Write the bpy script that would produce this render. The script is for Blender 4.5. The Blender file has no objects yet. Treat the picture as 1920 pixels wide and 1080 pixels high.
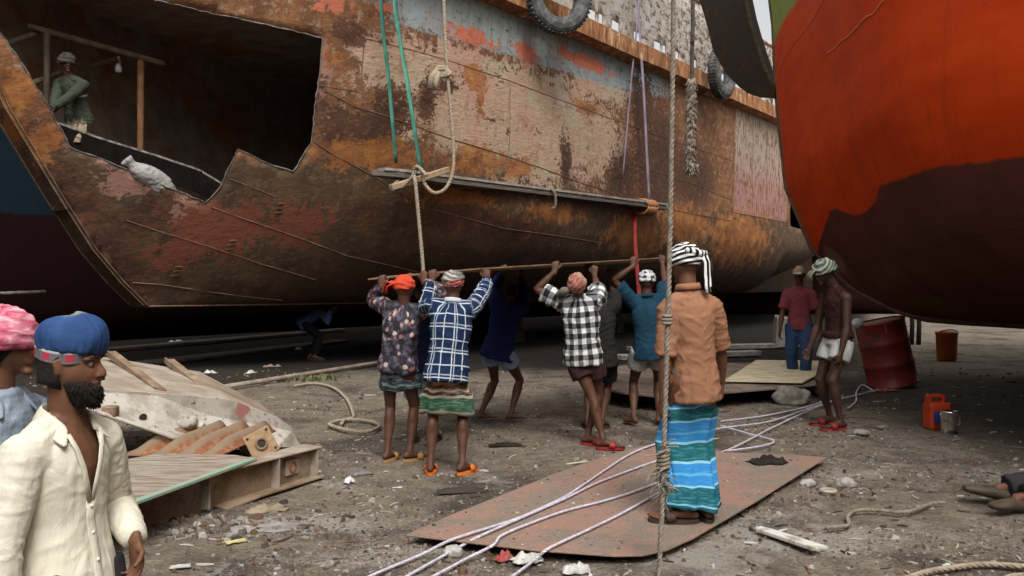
import bpy, bmesh, math, random
import numpy as np
from mathutils import Vector as V, Matrix, noise, geometry
random.seed(7)
SC=bpy.context.scene
COL=SC.collection
PI=math.pi
CAMZ=1.5; F=1600.0
def at(px,py,Y): return V(((px-960)/F*Y, Y, CAMZ-(py-530)/F*Y))
def gp(px,py,z=0.0):
    Y=(CAMZ-z)*F/(py-530); return V(((px-960)/F*Y, Y, z))
def clamp(x,a=0.0,b=1.0): return max(a,min(b,x))
def sst(a,b,x):
    t=clamp((x-a)/(b-a)); return t*t*(3-2*t)
def tag(o,label=None,cat=None,group=None,kind=None):
    if label: o['label']=label
    if cat: o['category']=cat
    if group: o['group']=group
    if kind: o['kind']=kind
    return o
def empty(name,loc=(0,0,0),rz=0.0,label=None,cat=None,group=None):
    o=bpy.data.objects.new(name,None); COL.objects.link(o); o.location=loc; o.rotation_euler=(0,0,rz); o.empty_display_size=.1
    return tag(o,label,cat,group)
def nrm(v):
    v=V(v); l=v.length
    return v/l if l>1e-9 else V((0,0,1))
# ------------------------------------------------------------------ mesh collector
class MB:
    def __init__(s): s.v=[]; s.f=[]
    def add(s,vs,fs):
        n=len(s.v); s.v+= [tuple(v) for v in vs]; s.f+=[tuple(n+i for i in f) for f in fs]; return s
    def rings(s,rings,cap=True,closed=False):
        n=len(rings[0]); vs=[p for r in rings for p in r]; fs=[]; m=len(rings)
        for i in range(m-(0 if closed else 1)):
            j=(i+1)%m
            for k in range(n):
                l=(k+1)%n
                fs.append((i*n+k,i*n+l,j*n+l,j*n+k))
        if cap and not closed:
            fs.append(tuple(reversed(range(n)))); fs.append(tuple((m-1)*n+k for k in range(n)))
        return s.add(vs,fs)
    def tube(s,pts,rad,seg=10,side=None,cap=True,rnd=False):
        pts=[V(p) for p in pts]; m=len(pts)
        if not isinstance(rad,(list,tuple)): rad=[rad]*m
        rad=[r if isinstance(r,(tuple,list)) else (r,r) for r in rad]
        if rnd:                                   # rounded ends
            d0=nrm(pts[0]-pts[1]); d1=nrm(pts[-1]-pts[-2]); a=rad[0]; b=rad[-1]; ra=min(a); rb=min(b)
            pts=[pts[0]+d0*ra*.92,pts[0]+d0*ra*.6]+pts+[pts[-1]+d1*rb*.6,pts[-1]+d1*rb*.92]
            rad=[(a[0]*.35,a[1]*.35),(a[0]*.8,a[1]*.8)]+rad+[(b[0]*.8,b[1]*.8),(b[0]*.35,b[1]*.35)]; m=len(pts)
        T=[]
        for i in range(m):
            a=pts[max(0,i-1)]; b=pts[min(m-1,i+1)]; T.append(nrm(b-a))
        x=V(side) if side is not None else (V((1,0,0)) if abs(T[0].x)<.9 else V((0,1,0)))
        rs=[]
        for i in range(m):
            if side is not None: x=V(side)
            x=x-T[i]*x.dot(T[i])
            if x.length<1e-6: x=T[i].orthogonal()
            x=nrm(x); y=T[i].cross(x)
            rs.append([pts[i]+x*(math.cos(2*PI*k/seg)*rad[i][0])+y*(math.sin(2*PI*k/seg)*rad[i][1]) for k in range(seg)])
        return s.rings(rs,cap)
    def ell(s,c,r,ax=None,seg=14,rg=9):
        c=V(c); X,Y,Z=ax if ax else (V((1,0,0)),V((0,1,0)),V((0,0,1)))
        rs=[]
        for i in range(rg):
            a=-PI/2+PI*(i+.25)/(rg-.5)
            rs.append([c+X*(math.cos(a)*math.cos(2*PI*k/seg)*r[0])+Y*(math.cos(a)*math.sin(2*PI*k/seg)*r[1])+Z*(math.sin(a)*r[2]) for k in range(seg)])
        return s.rings(rs)
    def box(s,c,d,M=None):
        c=V(c); vs=[]
        for x in (-.5,.5):
            for y in (-.5,.5):
                for z in (-.5,.5):
                    p=V((x*d[0],y*d[1],z*d[2]))
                    if M: p=M@p
                    vs.append(c+p)
        return s.add(vs,[(0,1,3,2),(4,6,7,5),(0,4,5,1),(2,3,7,6),(0,2,6,4),(1,5,7,3)])
    def beam(s,a,b,w,h,up=(0,0,1),twist=0):
        a=V(a); b=V(b); d=nrm(b-a); x=nrm(d.cross(V(up))); y=x.cross(d)
        if twist: q=Matrix.Rotation(twist,3,d); x=q@x; y=q@y
        vs=[]
        for p in (a,b):
            for i,j in ((-1,-1),(1,-1),(1,1),(-1,1)): vs.append(p+x*(w/2*i)+y*(h/2*j))
        return s.add(vs,[(3,2,1,0),(4,5,6,7),(0,1,5,4),(1,2,6,5),(2,3,7,6),(3,0,4,7)])
    def prism(s,poly,ext):                      # poly: 3D points of one face; ext: vector
        n=len(poly); e=V(ext); vs=[V(p) for p in poly]+[V(p)+e for p in poly]
        return s.add(vs,[tuple(reversed(range(n))),tuple(range(n,2*n))]+[(i,(i+1)%n,n+(i+1)%n,n+i) for i in range(n)])
    def mesh(s,name):
        me=bpy.data.meshes.new(name); me.from_pydata([tuple(v) for v in s.v],[],s.f); me.update(); return me
    def obj(s,name,mat,parent=None,smooth=False,bevel=0,fix=True):
        me=s.mesh(name)
        if fix:
            bm=bmesh.new(); bm.from_mesh(me); bmesh.ops.recalc_face_normals(bm,faces=bm.faces)
            if bevel:
                es=[e for e in bm.edges if len(e.link_faces)==2 and e.calc_face_angle(0)>.5]
                bmesh.ops.bevel(bm,geom=es,offset=bevel,segments=1,affect='EDGES',clamp_overlap=True)
            bm.to_mesh(me); bm.free()
        return put(name,me,mat,parent,smooth)
def put(name,me,mat,parent=None,smooth=False):
    me.materials.clear()
    if mat: me.materials.append(mat)
    if smooth: me.polygons.foreach_set('use_smooth',[True]*len(me.polygons))
    o=bpy.data.objects.new(name,me); COL.objects.link(o)
    if parent: o.parent=parent
    return o
def fuse_mesh(mb,voxel,smooth=2,fac=.5):
    """one continuous skin out of overlapping volumes"""
    me=mb.mesh('tmp'); bm=bmesh.new(); bm.from_mesh(me); bmesh.ops.recalc_face_normals(bm,faces=bm.faces); bm.to_mesh(me); bm.free()
    o=bpy.data.objects.new('tmp',me); COL.objects.link(o)
    m=o.modifiers.new('r','REMESH'); m.mode='VOXEL'; m.voxel_size=voxel; m.use_smooth_shade=True
    if smooth:
        q=o.modifiers.new('s','SMOOTH'); q.factor=fac; q.iterations=smooth
    dg=bpy.context.evaluated_depsgraph_get()
    r=bpy.data.meshes.new_from_object(o.evaluated_get(dg))
    bpy.data.objects.remove(o); bpy.data.meshes.remove(me)
    return r
def coords(me):
    a=np.empty(len(me.vertices)*3); me.vertices.foreach_get('co',a); return a.reshape(-1,3)
def setco(me,a): me.vertices.foreach_set('co',a.ravel()); me.update()
def normals(me):
    a=np.empty(len(me.vertices)*3); me.vertices.foreach_get('normal',a); return a.reshape(-1,3)
def attr3(me,name,a):
    t=me.attributes.new(name,'FLOAT_VECTOR','POINT'); t.data.foreach_set('vector',np.asarray(a,dtype=np.float32).ravel())
def attr1(me,name,a):
    t=me.attributes.new(name,'FLOAT','POINT'); t.data.foreach_set('value',np.asarray(a,dtype=np.float32))
def wrinkle(me,amp,sc,seed=0,stretch=(1,1,1)):
    a=coords(me); n=normals(me); d=np.empty(len(a))
    for i,p in enumerate(a):
        q=V((p[0]*stretch[0],p[1]*stretch[1],p[2]*stretch[2]))*sc+V((seed*7.3,seed*3.1,0))
        d[i]=1-2*abs(noise.noise(q)+.5*noise.noise(q*2.1))
    setco(me,a+n*(d*amp)[:,None])
# ------------------------------------------------------------------ materials
class NT:
    def __init__(s,name,rough=.8,spec=.3):
        s.m=bpy.data.materials.new(name); s.m.use_nodes=True; s.t=s.m.node_tree; s.n=s.t.nodes; s.l=s.t.links
        s.b=s.n['Principled BSDF']; s.b.inputs['Roughness'].default_value=rough; s.b.inputs['Specular IOR Level'].default_value=spec
        s.tc=None
    def nd(s,t): return s.n.new(t)
    def lk(s,a,b): s.l.new(a,b)
    def setin(s,i,v):
        if hasattr(v,'links') or isinstance(v,bpy.types.NodeSocket): s.lk(v,i)
        else: i.default_value=v
    def obj(s):
        if not s.tc: s.tc=s.nd('ShaderNodeTexCoord')
        return s.tc.outputs['Object']
    def attr(s,name,out='Fac'):
        a=s.nd('ShaderNodeAttribute'); a.attribute_name=name; return a.outputs[out]
    def map(s,v,scale=(1,1,1),loc=(0,0,0),rot=(0,0,0)):
        m=s.nd('ShaderNodeMapping'); s.lk(v,m.inputs[0]); m.inputs['Scale'].default_value=scale; m.inputs['Location'].default_value=loc; m.inputs['Rotation'].default_value=rot; return m.outputs[0]
    def noise(s,v,scale=5,detail=4,rough=.6,dist=0,out=0):
        n=s.nd('ShaderNodeTexNoise'); s.lk(v,n.inputs['Vector']); n.inputs['Scale'].default_value=scale; n.inputs['Detail'].default_value=detail; n.inputs['Roughness'].default_value=rough; n.inputs['Distortion'].default_value=dist; return n.outputs[out]
    def vor(s,v,scale=5,feature='F1',out='Distance'):
        n=s.nd('ShaderNodeTexVoronoi'); n.feature=feature; s.lk(v,n.inputs['Vector']); n.inputs['Scale'].default_value=scale; return n.outputs[out]
    def wave(s,v,scale=5,dist=2,detail=2,dirn='X'):
        n=s.nd('ShaderNodeTexWave'); n.bands_direction=dirn; s.lk(v,n.inputs['Vector']); n.inputs['Scale'].default_value=scale; n.inputs['Distortion'].default_value=dist; n.inputs['Detail'].default_value=detail; return n.outputs['Fac']
    def ma(s,op,a,b=0.0,c=0.0):
        n=s.nd('ShaderNodeMath'); n.operation=op
        for i,v in zip(n.inputs,(a,b,c)): s.setin(i,v)
        return n.outputs[0]
    def sm(s,x,lo,hi):                        # smoothstep
        n=s.nd('ShaderNodeMapRange'); n.interpolation_type='SMOOTHSTEP'; s.setin(n.inputs['Value'],x); s.setin(n.inputs['From Min'],lo); s.setin(n.inputs['From Max'],hi); return n.outputs[0]
    def mix(s,f,a,b,blend='MIX'):
        n=s.nd('ShaderNodeMix'); n.data_type='RGBA'; n.blend_type=blend; s.setin(n.inputs['Factor'],f)
        for i,v in ((n.inputs[6],a),(n.inputs[7],b)):
            if isinstance(v,(tuple,list)): i.default_value=(*v[:3],1)
            else: s.lk(v,i)
        return n.outputs[2]
    def ramp(s,f,stops):
        n=s.nd('ShaderNodeValToRGB'); s.lk(f,n.inputs[0]); e=n.color_ramp.elements
        while len(e)<len(stops): e.new(.5)
        for q,(p,c) in zip(e,stops): q.position=p; q.color=(*c,1)
        return n.outputs[0]
    def sep(s,v):
        n=s.nd('ShaderNodeSeparateXYZ'); s.lk(v,n.inputs[0]); return n.outputs
    def col(s,c): s.setin(s.b.inputs['Base Color'],c if not isinstance(c,(tuple,list)) else (*c[:3],1)); return s
    def rough(s,r): s.setin(s.b.inputs['Roughness'],r); return s
    def bump(s,h,strength=.5,dist=.01):
        n=s.nd('ShaderNodeBump'); n.inputs['Strength'].default_value=strength; n.inputs['Distance'].default_value=dist; s.lk(h,n.inputs['Height']); s.lk(n.outputs[0],s.b.inputs['Normal']); return s
def mottled(name,a,b,scale=6,rough=.8,bump=.4,bd=.01,dirt=None,spec=.3,metal=0,stretch=(1,1,1)):
    n=NT(name,rough,spec); v=n.map(n.obj(),stretch); f=n.noise(v,scale,6,.65)
    c=n.mix(n.sm(f,.35,.65),a,b)
    if dirt: c=n.mix(n.sm(n.noise(v,scale*.35,5,.7,.4),.5,.68),c,dirt)
    n.col(c); n.b.inputs['Metallic'].default_value=metal
    if bump: n.bump(n.noise(v,scale*4,5,.7),bump,bd)
    return n.m
# ------------------------------------------------------------------ ropes
def spline(P,n=6):
    P=[V(p) for p in P]; out=[]
    for i in range(len(P)-1):
        a=P[max(0,i-1)];b=P[i];c=P[i+1];d=P[min(len(P)-1,i+2)]
        for k in range(n):
            t=k/n; out.append(.5*((2*b)+(c-a)*t+(2*a-5*b+4*c-d)*t*t+(3*b-a-3*c+d)*t**3))
    return out+[P[-1]]
def resample(P,step):
    out=[P[0]]; acc=0
    for a,b in zip(P,P[1:]):
        L=(b-a).length; d=step-acc
        while d<=L and L>0: out.append(a+(b-a)*(d/L)); d+=step
        acc=L-(d-step)
    return out
def rope_geo(mb,P,r,pitch=.07,strands=3,step=None,seg=6):
    """laid rope: strands twisted round each other"""
    P=resample(P,step or pitch/6); 
    if len(P)<3: return mb
    x=None; fr=[]
    for i in range(len(P)):
        t=nrm(P[min(len(P)-1,i+1)]-P[max(0,i-1)])
        if x is None: x=t.orthogonal()
        x=nrm(x-t*x.dot(t)); fr.append((x.copy(),t.cross(x)))
    st=(step or pitch/6)
    for s in range(strands):
        Q=[]
        for i,p in enumerate(P):
            a=2*PI*(s/strands+i*st/pitch); X,Y=fr[i]; Q.append(p+(X*math.cos(a)+Y*math.sin(a))*r*.5)
        mb.tube(Q,r*.56,seg)
    return mb
def rope(name,P,r,mat,label=None,cat='rope',group=None,laid=True,n=6,pitch=None,parent=None):
    mb=MB(); Q=spline(P,n)
    if laid: rope_geo(mb,Q,r,pitch or r*6)
    else: mb.tube(Q,r,8)
    o=mb.obj(name,mat,parent,True,fix=False)
    return tag(o,label,cat if label else None,group)
M_ROPE=mottled('hemp_rope',(.40,.33,.24),(.25,.20,.14),30,.9,.5,.004)
M_ROPE2=mottled('grey_rope',(.30,.26,.21),(.17,.145,.11),30,.9,.5,.004)
M_WROPE=mottled('white_nylon_rope',(.62,.58,.66),(.44,.40,.46),30,.7,.4,.003)
# ---- rusty ship hull: t runs aft from the forefoot, b is the offset to the side that faces us
P0=(-6.1,14.0); AX=(.6,.8); NX=(.8,-.6)
Z0=1.1; ZD=6.55; ZT=9.0; BW=3.5
def interp(x,tab):
    if x<=tab[0][0]: return tab[0][1]
    for (x0,y0),(x1,y1) in zip(tab,tab[1:]):
        if x<=x1: return y0+(y1-y0)*(x-x0)/(x1-x0)
    return tab[-1][1]
RAKE=[(1.1,0.0),(1.5,.42),(2.0,.86),(2.79,1.38),(4.0,2.13),(6.55,3.3),(9.0,4.3)]
def stem(z): return -interp(z,RAKE)
def section(z):
    h=z-Z0; R=2.1
    if h<R: return BW-R+math.sqrt(max(0,R*R-(R-h)**2))
    return BW+.015*(h-R)
def hull_b(t,z):
    s=max(0.0,t-stem(z)); L=8.5+1.2*max(0,(4-z))/3
    g=1-(1-min(1,s/L))**2.0
    w=.26
    b=w+(section(z)-w)*g
    if t>21:                      # the run rises and narrows aft
        k=min(1,(t-21)/9); lift=2.6*k*k
        if z<Z0+lift+1.6:
            h=max(0,z-Z0-lift)/1.6
            b=min(b,.3+(b-.3)*math.sqrt(max(0,1-(1-h)**2)))
    b+=.010*math.sin(2.3*t+1.1*z)*math.sin(2.9*z-.6*t+.5)+.006*math.cos(2*math.pi*t/.72)*math.sin(2*math.pi*z/1.2+1)+.008*math.sin(1.1*t-1.7*z)
    return b
def hull_p(t,b,z): return (P0[0]+t*AX[0]+b*NX[0],P0[1]+t*AX[1]+b*NX[1],z)
# ---- orange ship: s aft from the forefoot
Q0=(5.85,12.0); QA=(.27,-.963); QN=(-.963,-.27); QZ=1.0
QR=[(1.0,0),(1.08,.55),(1.42,1.55),(2.09,2.6),(3.2,3.35),(4.9,3.65),(6.2,3.75),(9,4.3)]
def qstem(z): return -interp(z,QR)
def q_b(t,z):
    s=max(0,t-qstem(z)); g=1-(1-min(1,s/6.5))**1.5
    h=min(1,(z-QZ)/3.0)
    k=max(0,min(1,(s-3)/5)); k=k*k*(3-2*k); B=2.4+.8*k
    sec=(.12+B*math.sqrt(1-(1-h)**3.6)) if h<1 else .12+B
    sec+=.06*max(0,z-4)
    w=.07
    return w+(sec-w)*g+g*(.010*math.sin(1.9*t+.9*z)*math.sin(2.1*z-.5*t)+.006*math.cos(2*math.pi*t/.8)*math.sin(2*math.pi*z/1.4+.6))
def q_p(t,b,z): return (Q0[0]+t*QA[0]+b*QN[0],Q0[1]+t*QA[1]+b*QN[1],z)
# ================================================================== ships
def hull_mat():
    n=NT('peeling_rusty_hull_paint',.75,.35)
    hc=n.attr('hc','Vector')                                # metres along / up the plating
    t,z,_=n.sep(hc)
    fine=n.noise(hc,9,8,.7); mid=n.noise(hc,2.6,7,.68,.3); big=n.noise(hc,.8,5,.6,.3)
    drip=n.noise(n.map(hc,(3.2,.35,1)),2.2,6,.65)
    grain=n.noise(n.map(hc,(1.7,6.5,1)),3.6,7,.68,.9)           # horizontal rolling marks
    vfine=n.noise(hc,17,6,.75); edge=n.ma('ADD',n.ma('ADD',n.ma('MULTIPLY',n.ma('SUBTRACT',mid,.5),1.7),n.ma('MULTIPLY',n.ma('SUBTRACT',fine,.5),2.1)),n.ma('MULTIPLY',n.ma('SUBTRACT',vfine,.5),1.2))
    def m(name,lo=.42,hi=.55,k=1.0): return n.sm(n.ma('ADD',n.attr('m_'+name),n.ma('MULTIPLY',edge,k)),lo,hi)
    rust=n.ramp(n.ma('ADD',n.ma('MULTIPLY',mid,.6),n.ma('MULTIPLY',fine,.4)),[(.30,(.06,.026,.014)),(.44,(.15,.062,.026)),(.54,(.23,.098,.038)),(.66,(.33,.17,.075))])
    low=n.ramp(mid,[(.3,(.052,.031,.018)),(.5,(.088,.052,.028)),(.7,(.14,.075,.036))])
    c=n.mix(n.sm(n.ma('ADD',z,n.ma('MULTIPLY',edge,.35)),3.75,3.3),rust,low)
    # scattered old paint flecks over the bare rust
    fl=n.ma('MULTIPLY',n.sm(n.noise(hc,6,9,.8),.53,.58),n.ma('MAXIMUM',n.sm(z,3.2,4.0),.25))
    c=n.mix(n.ma('MULTIPLY',fl,.75),c,(.34,.235,.165))
    tanc=n.mix(n.sm(grain,.3,.72),(.36,.235,.155),(.52,.375,.26)); tanc=n.mix(n.ma('MULTIPLY',n.sm(big,.46,.62),.8),tanc,(.46,.265,.20)); tanc=n.mix(n.ma('MULTIPLY',n.sm(n.noise(n.map(hc,loc=(3,7,0)),.9,4,.6),.5,.64),.7),tanc,(.42,.37,.27)); tanc=n.mix(n.ma('MULTIPLY',n.sm(vfine,.60,.66),.75),tanc,(.12,.06,.035))
    tanc=n.mix(n.ma('MULTIPLY',n.sm(drip,.54,.70),.35),tanc,(.22,.115,.06)); tanc=n.mix(n.ma('MULTIPLY',n.sm(n.noise(n.map(hc,loc=(2,9,0)),2.1,8,.72,.5),.53,.66),.75),tanc,(.25,.125,.062))
    tm=m('tan'); c=n.mix(tm,c,tanc)
    c=n.mix(m('pink'),c,n.mix(grain,(.24,.12,.085),(.31,.17,.13)))
    pv=n.sm(n.noise(n.map(hc,(2.5,1.2,1)),3,6,.7),.6,.66)
    palec=n.mix(n.sm(n.ma('ADD',z,n.ma('MULTIPLY',edge,.5)),5.3,4.3),(.36,.275,.21),(.35,.18,.15)); palec=n.mix(n.ma('MULTIPLY',n.sm(grain,.5,.7),.35),palec,(.30,.19,.15)); palec=n.mix(n.ma('MULTIPLY',n.sm(n.noise(n.map(hc,(3.5,.9,1)),3,7,.75),.51,.58),.92),palec,(.13,.055,.032)); palec=n.mix(n.ma('MULTIPLY',n.sm(mid,.53,.62),.8),palec,(.16,.07,.037))
    c=n.mix(n.ma('MULTIPLY',m('pale',.6,.64,.25),1.0),c,palec)
    bl=n.mix(n.sm(drip,.45,.7),(.285,.325,.33),(.21,.215,.21)); bl=n.mix(n.ma('MULTIPLY',n.sm(fine,.55,.62),.85),bl,(.15,.075,.045)); bl=n.mix(n.ma('MULTIPLY',n.sm(big,.55,.68),.7),bl,(.30,.16,.125))
    c=n.mix(m('blue',.47,.53,.55),c,bl)
    c=n.mix(m('red',.5,.62,.9),c,n.mix(n.sm(z,3.5,4.5),(.19,.06,.034),(.52,.15,.085)))
    c=n.mix(n.ma('MULTIPLY',m('dark',.45,.56,1.0),n.sm(n.noise(hc,7.5,9,.8),.64,.57)),c,n.ramp(n.ma('ADD',n.ma('MULTIPLY',mid,.5),n.ma('MULTIPLY',fine,.5)),[(.36,(.030,.015,.010)),(.5,(.075,.032,.018)),(.62,(.15,.062,.030))]))
    c=n.mix(n.ma('MULTIPLY',m('orange',.5,.62,1.0),.9),c,n.ramp(mid,[(.3,(.15,.052,.018)),(.5,(.28,.10,.028)),(.7,(.44,.20,.055))]))
    # grey bulwark above the rubbing strake
    gb=n.mix(n.sm(mid,.40,.62),(.44,.42,.375),(.33,.29,.235)); gb=n.mix(n.ma('MULTIPLY',n.sm(drip,.52,.68),.4),gb,(.25,.17,.115)); rb=n.sm(n.ma('ADD',n.noise(n.map(hc,(1,1.4,1)),4.5,8,.78),n.ma('MULTIPLY',n.sm(t,6,17),.075)),.56,.595)
    gb=n.mix(n.ma('MULTIPLY',rb,.95),gb,(.11,.055,.033))
    c=n.mix(n.sm(z,6.85,6.9),c,gb)
    # shade on the undercurved foot of the plating, painted in as a dark tone
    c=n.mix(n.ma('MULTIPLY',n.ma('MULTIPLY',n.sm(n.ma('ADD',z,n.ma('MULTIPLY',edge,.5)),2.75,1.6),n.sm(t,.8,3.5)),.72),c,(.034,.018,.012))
    # weld seams and butts
    n.col(c); n.rough(n.ma('ADD',.62,n.ma('MULTIPLY',fine,.35)))
    h=n.ma('ADD',n.ma('MULTIPLY',grain,n.ma('ADD',.22,n.ma('MULTIPLY',tm,.55))),n.ma('ADD',n.ma('MULTIPLY',fine,.9),n.ma('MULTIPLY',tm,.5)))
    n.bump(h,.7,.035)
    return n.m
MASK={
'tan': [(5.03,4.79,2.25,.84),(7.32,4.72,2.41,.89),(6.19,4.03,1.91,.63),(2.99,5.21,.6,.52),(4.04,5.44,.99,.32),(2.57,5.06,.46,.34),(8.83,4.34,1.15,.71),(3.06,4.2,.45,.31),(6.34,5.21,2.17,.63),(2.25,5.35,.36,.25),(8.68,5.97,1.59,.47),(4.28,4.2,.73,.47)],
'dark': [(2.79,4.34,.39,.43),(2.41,4.04,.31,.39),(1.93,4.07,.23,.46),(11.52,4.53,1.28,1.44),(9.68,3.89,.69,.67),(4.74,2.65,1.08,.25),(5.85,2.55,1.15,.27),(2.69,2.69,.3,.25),(-.31,2.59,.24,.4),(.24,3.12,.21,.32),(-.56,2.41,.26,.23),(1.92,5.55,.3,.2),(10.66,5.71,.58,.89),(13.52,4.34,1.32,.85),(3.42,4.69,.19,.36),(1.6,4.34,.11,.5),(3.84,4.99,.24,.13),(5.04,4.57,.38,.06),(7.33,4.05,.21,.55)],
'orange': [(4.44,5.23,.34,.25),(4.65,3.74,.76,.27),(5.63,3.74,.62,.22),(2.81,3.68,.56,.31),(4.61,4.77,.16,.29),(8.14,5.24,.6,.16),(1.71,5.1,.21,.16),(16.99,2.78,2.45,.95),(10.73,2.65,1.58,.69),(4.36,3.06,.93,.17),(13.24,3.05,1.6,.55),(2.06,3.62,.33,.26),(7.0,2.92,1.1,.21),(-2.2,4.2,.5,.3),(-1.7,3.6,.3,.3)],
'red': [(1.66,5.94,.25,.12),(4.33,5.94,.67,.15),(5.88,5.98,.46,.19),(2.51,6.05,.19,.12),(1.38,5.84,.11,.11),(.6,2.36,.71,.47),(.12,2.01,.42,.34),(1.7,2.48,.48,.35),(8.01,6.24,1.28,.16)],
'pink': [(-.59,3.08,.43,.31),(.05,2.63,.27,.25),(1.55,4.75,.2,.5)]}
def hull_attrs(me,tz):
    attr3(me,'hc',np.stack([tz[:,0],tz[:,1],np.zeros(len(tz))],1))
    for k,l in MASK.items():
        m=np.zeros(len(tz))
        for t,z,a,b in l:
            d=((tz[:,0]-t)/a)**2+((tz[:,1]-z)/b)**2
            m=np.maximum(m,np.exp(-d*.7))
        attr1(me,'m_'+k,m)
    t=tz[:,0]; z=tz[:,1]
    sm=lambda x: np.clip(x,0,1)
    u=t-np.array([stem(q) for q in z]); band_=sm((.47-u)/.12)*sm((3.45-z)/.3)*sm((z-1.2)/.1)*.9
    dk=np.empty(len(t),dtype=np.float32); me.attributes['m_dark'].data.foreach_get('value',dk); me.attributes['m_dark'].data.foreach_set('value',np.maximum(dk,band_).astype(np.float32))
    attr1(me,'m_pale',sm((t-16.0)/.5)*sm((21.0-t)/.3)*sm((z-3.45)/.15))
    top=5.78-.0*t+.03*np.maximum(0,t-5)
    attr1(me,'m_blue',sm((t-1.6)/1.6)*sm((z-top+.15)/.3)*sm((13.5-t)/3))
OPEN=[(-2.3,4.95),(-2.72,5.5),(-2.8,6.0),(-1.7,5.92),(-.74,5.6),(-.02,5.51),(.69,5.47),(1.51,5.39),(1.53,4.91),(1.52,4.33),(1.56,3.75),(1.39,3.3),(1.0,3.41),(.56,3.59),(.51,3.34),(.45,3.0),(.32,2.76),(-.3,3.02),(-.84,3.26),(-1.41,3.5),(-1.57,3.79),(-1.76,4.1),(-2.03,4.55)]
RECESS=[(21.14,4.2),(22.12,4.27),(22.33,3.36),(21.23,3.4)]
def inside(p,poly):
    x,y=p; r=False; j=len(poly)-1
    for i in range(len(poly)):
        xi,yi=poly[i]; xj,yj=poly[j]
        if (yi>y)!=(yj>y) and x<(xj-xi)*(y-yi)/(yj-yi)+xi: r=not r
        j=i
    return r
def ragged(poly,step,amp,seed):
    rnd=random.Random(seed); out=[]
    for i,(a,b) in enumerate(zip(poly,poly[1:]+poly[:1])):
        L=math.dist(a,b); k=max(1,int(L/step))
        for q in range(k):
            f=q/k; j=0 if q==0 else rnd.uniform(-amp,amp)
            d=((b[0]-a[0])/L,(b[1]-a[1])/L)
            out.append((a[0]+(b[0]-a[0])*f-d[1]*j,a[1]+(b[1]-a[1])*f+d[0]*j))
    return out
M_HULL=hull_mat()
M_INNER=mottled('rusty_hold_plating',(.40,.33,.28),(.26,.20,.16),2.5,.9,.4,.02,(.34,.15,.07))
M_CUT=mottled('burnt_cut_edge_or_lit_lip',(.26,.235,.21),(.07,.05,.04),14,.6,.6,.01)
n=NT('rusty_strake_steel',.75); v=n.obj(); a=n.noise(n.map(v,(1.6,1.6,.5)),3.2,7,.72); b=n.noise(v,9,7,.75); c=n.mix(n.sm(a,.36,.5),(.13,.055,.028),(.33,.14,.055)); c=n.mix(n.ma('MULTIPLY',n.sm(a,.52,.62),.9),c,(.60,.42,.26)); c=n.mix(n.sm(b,.55,.63),c,(.16,.065,.03)); n.col(c); n.bump(b,.5,.015); M_STRAKE=n.m
M_SEAM=mottled('weld_bead',(.12,.07,.04),(.22,.14,.09),8,.6,.3)
M_DARKSTEEL=mottled('dark_steel_or_hole_shade',(.022,.017,.014),(.045,.032,.022),4,.8,.4,.01)
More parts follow.
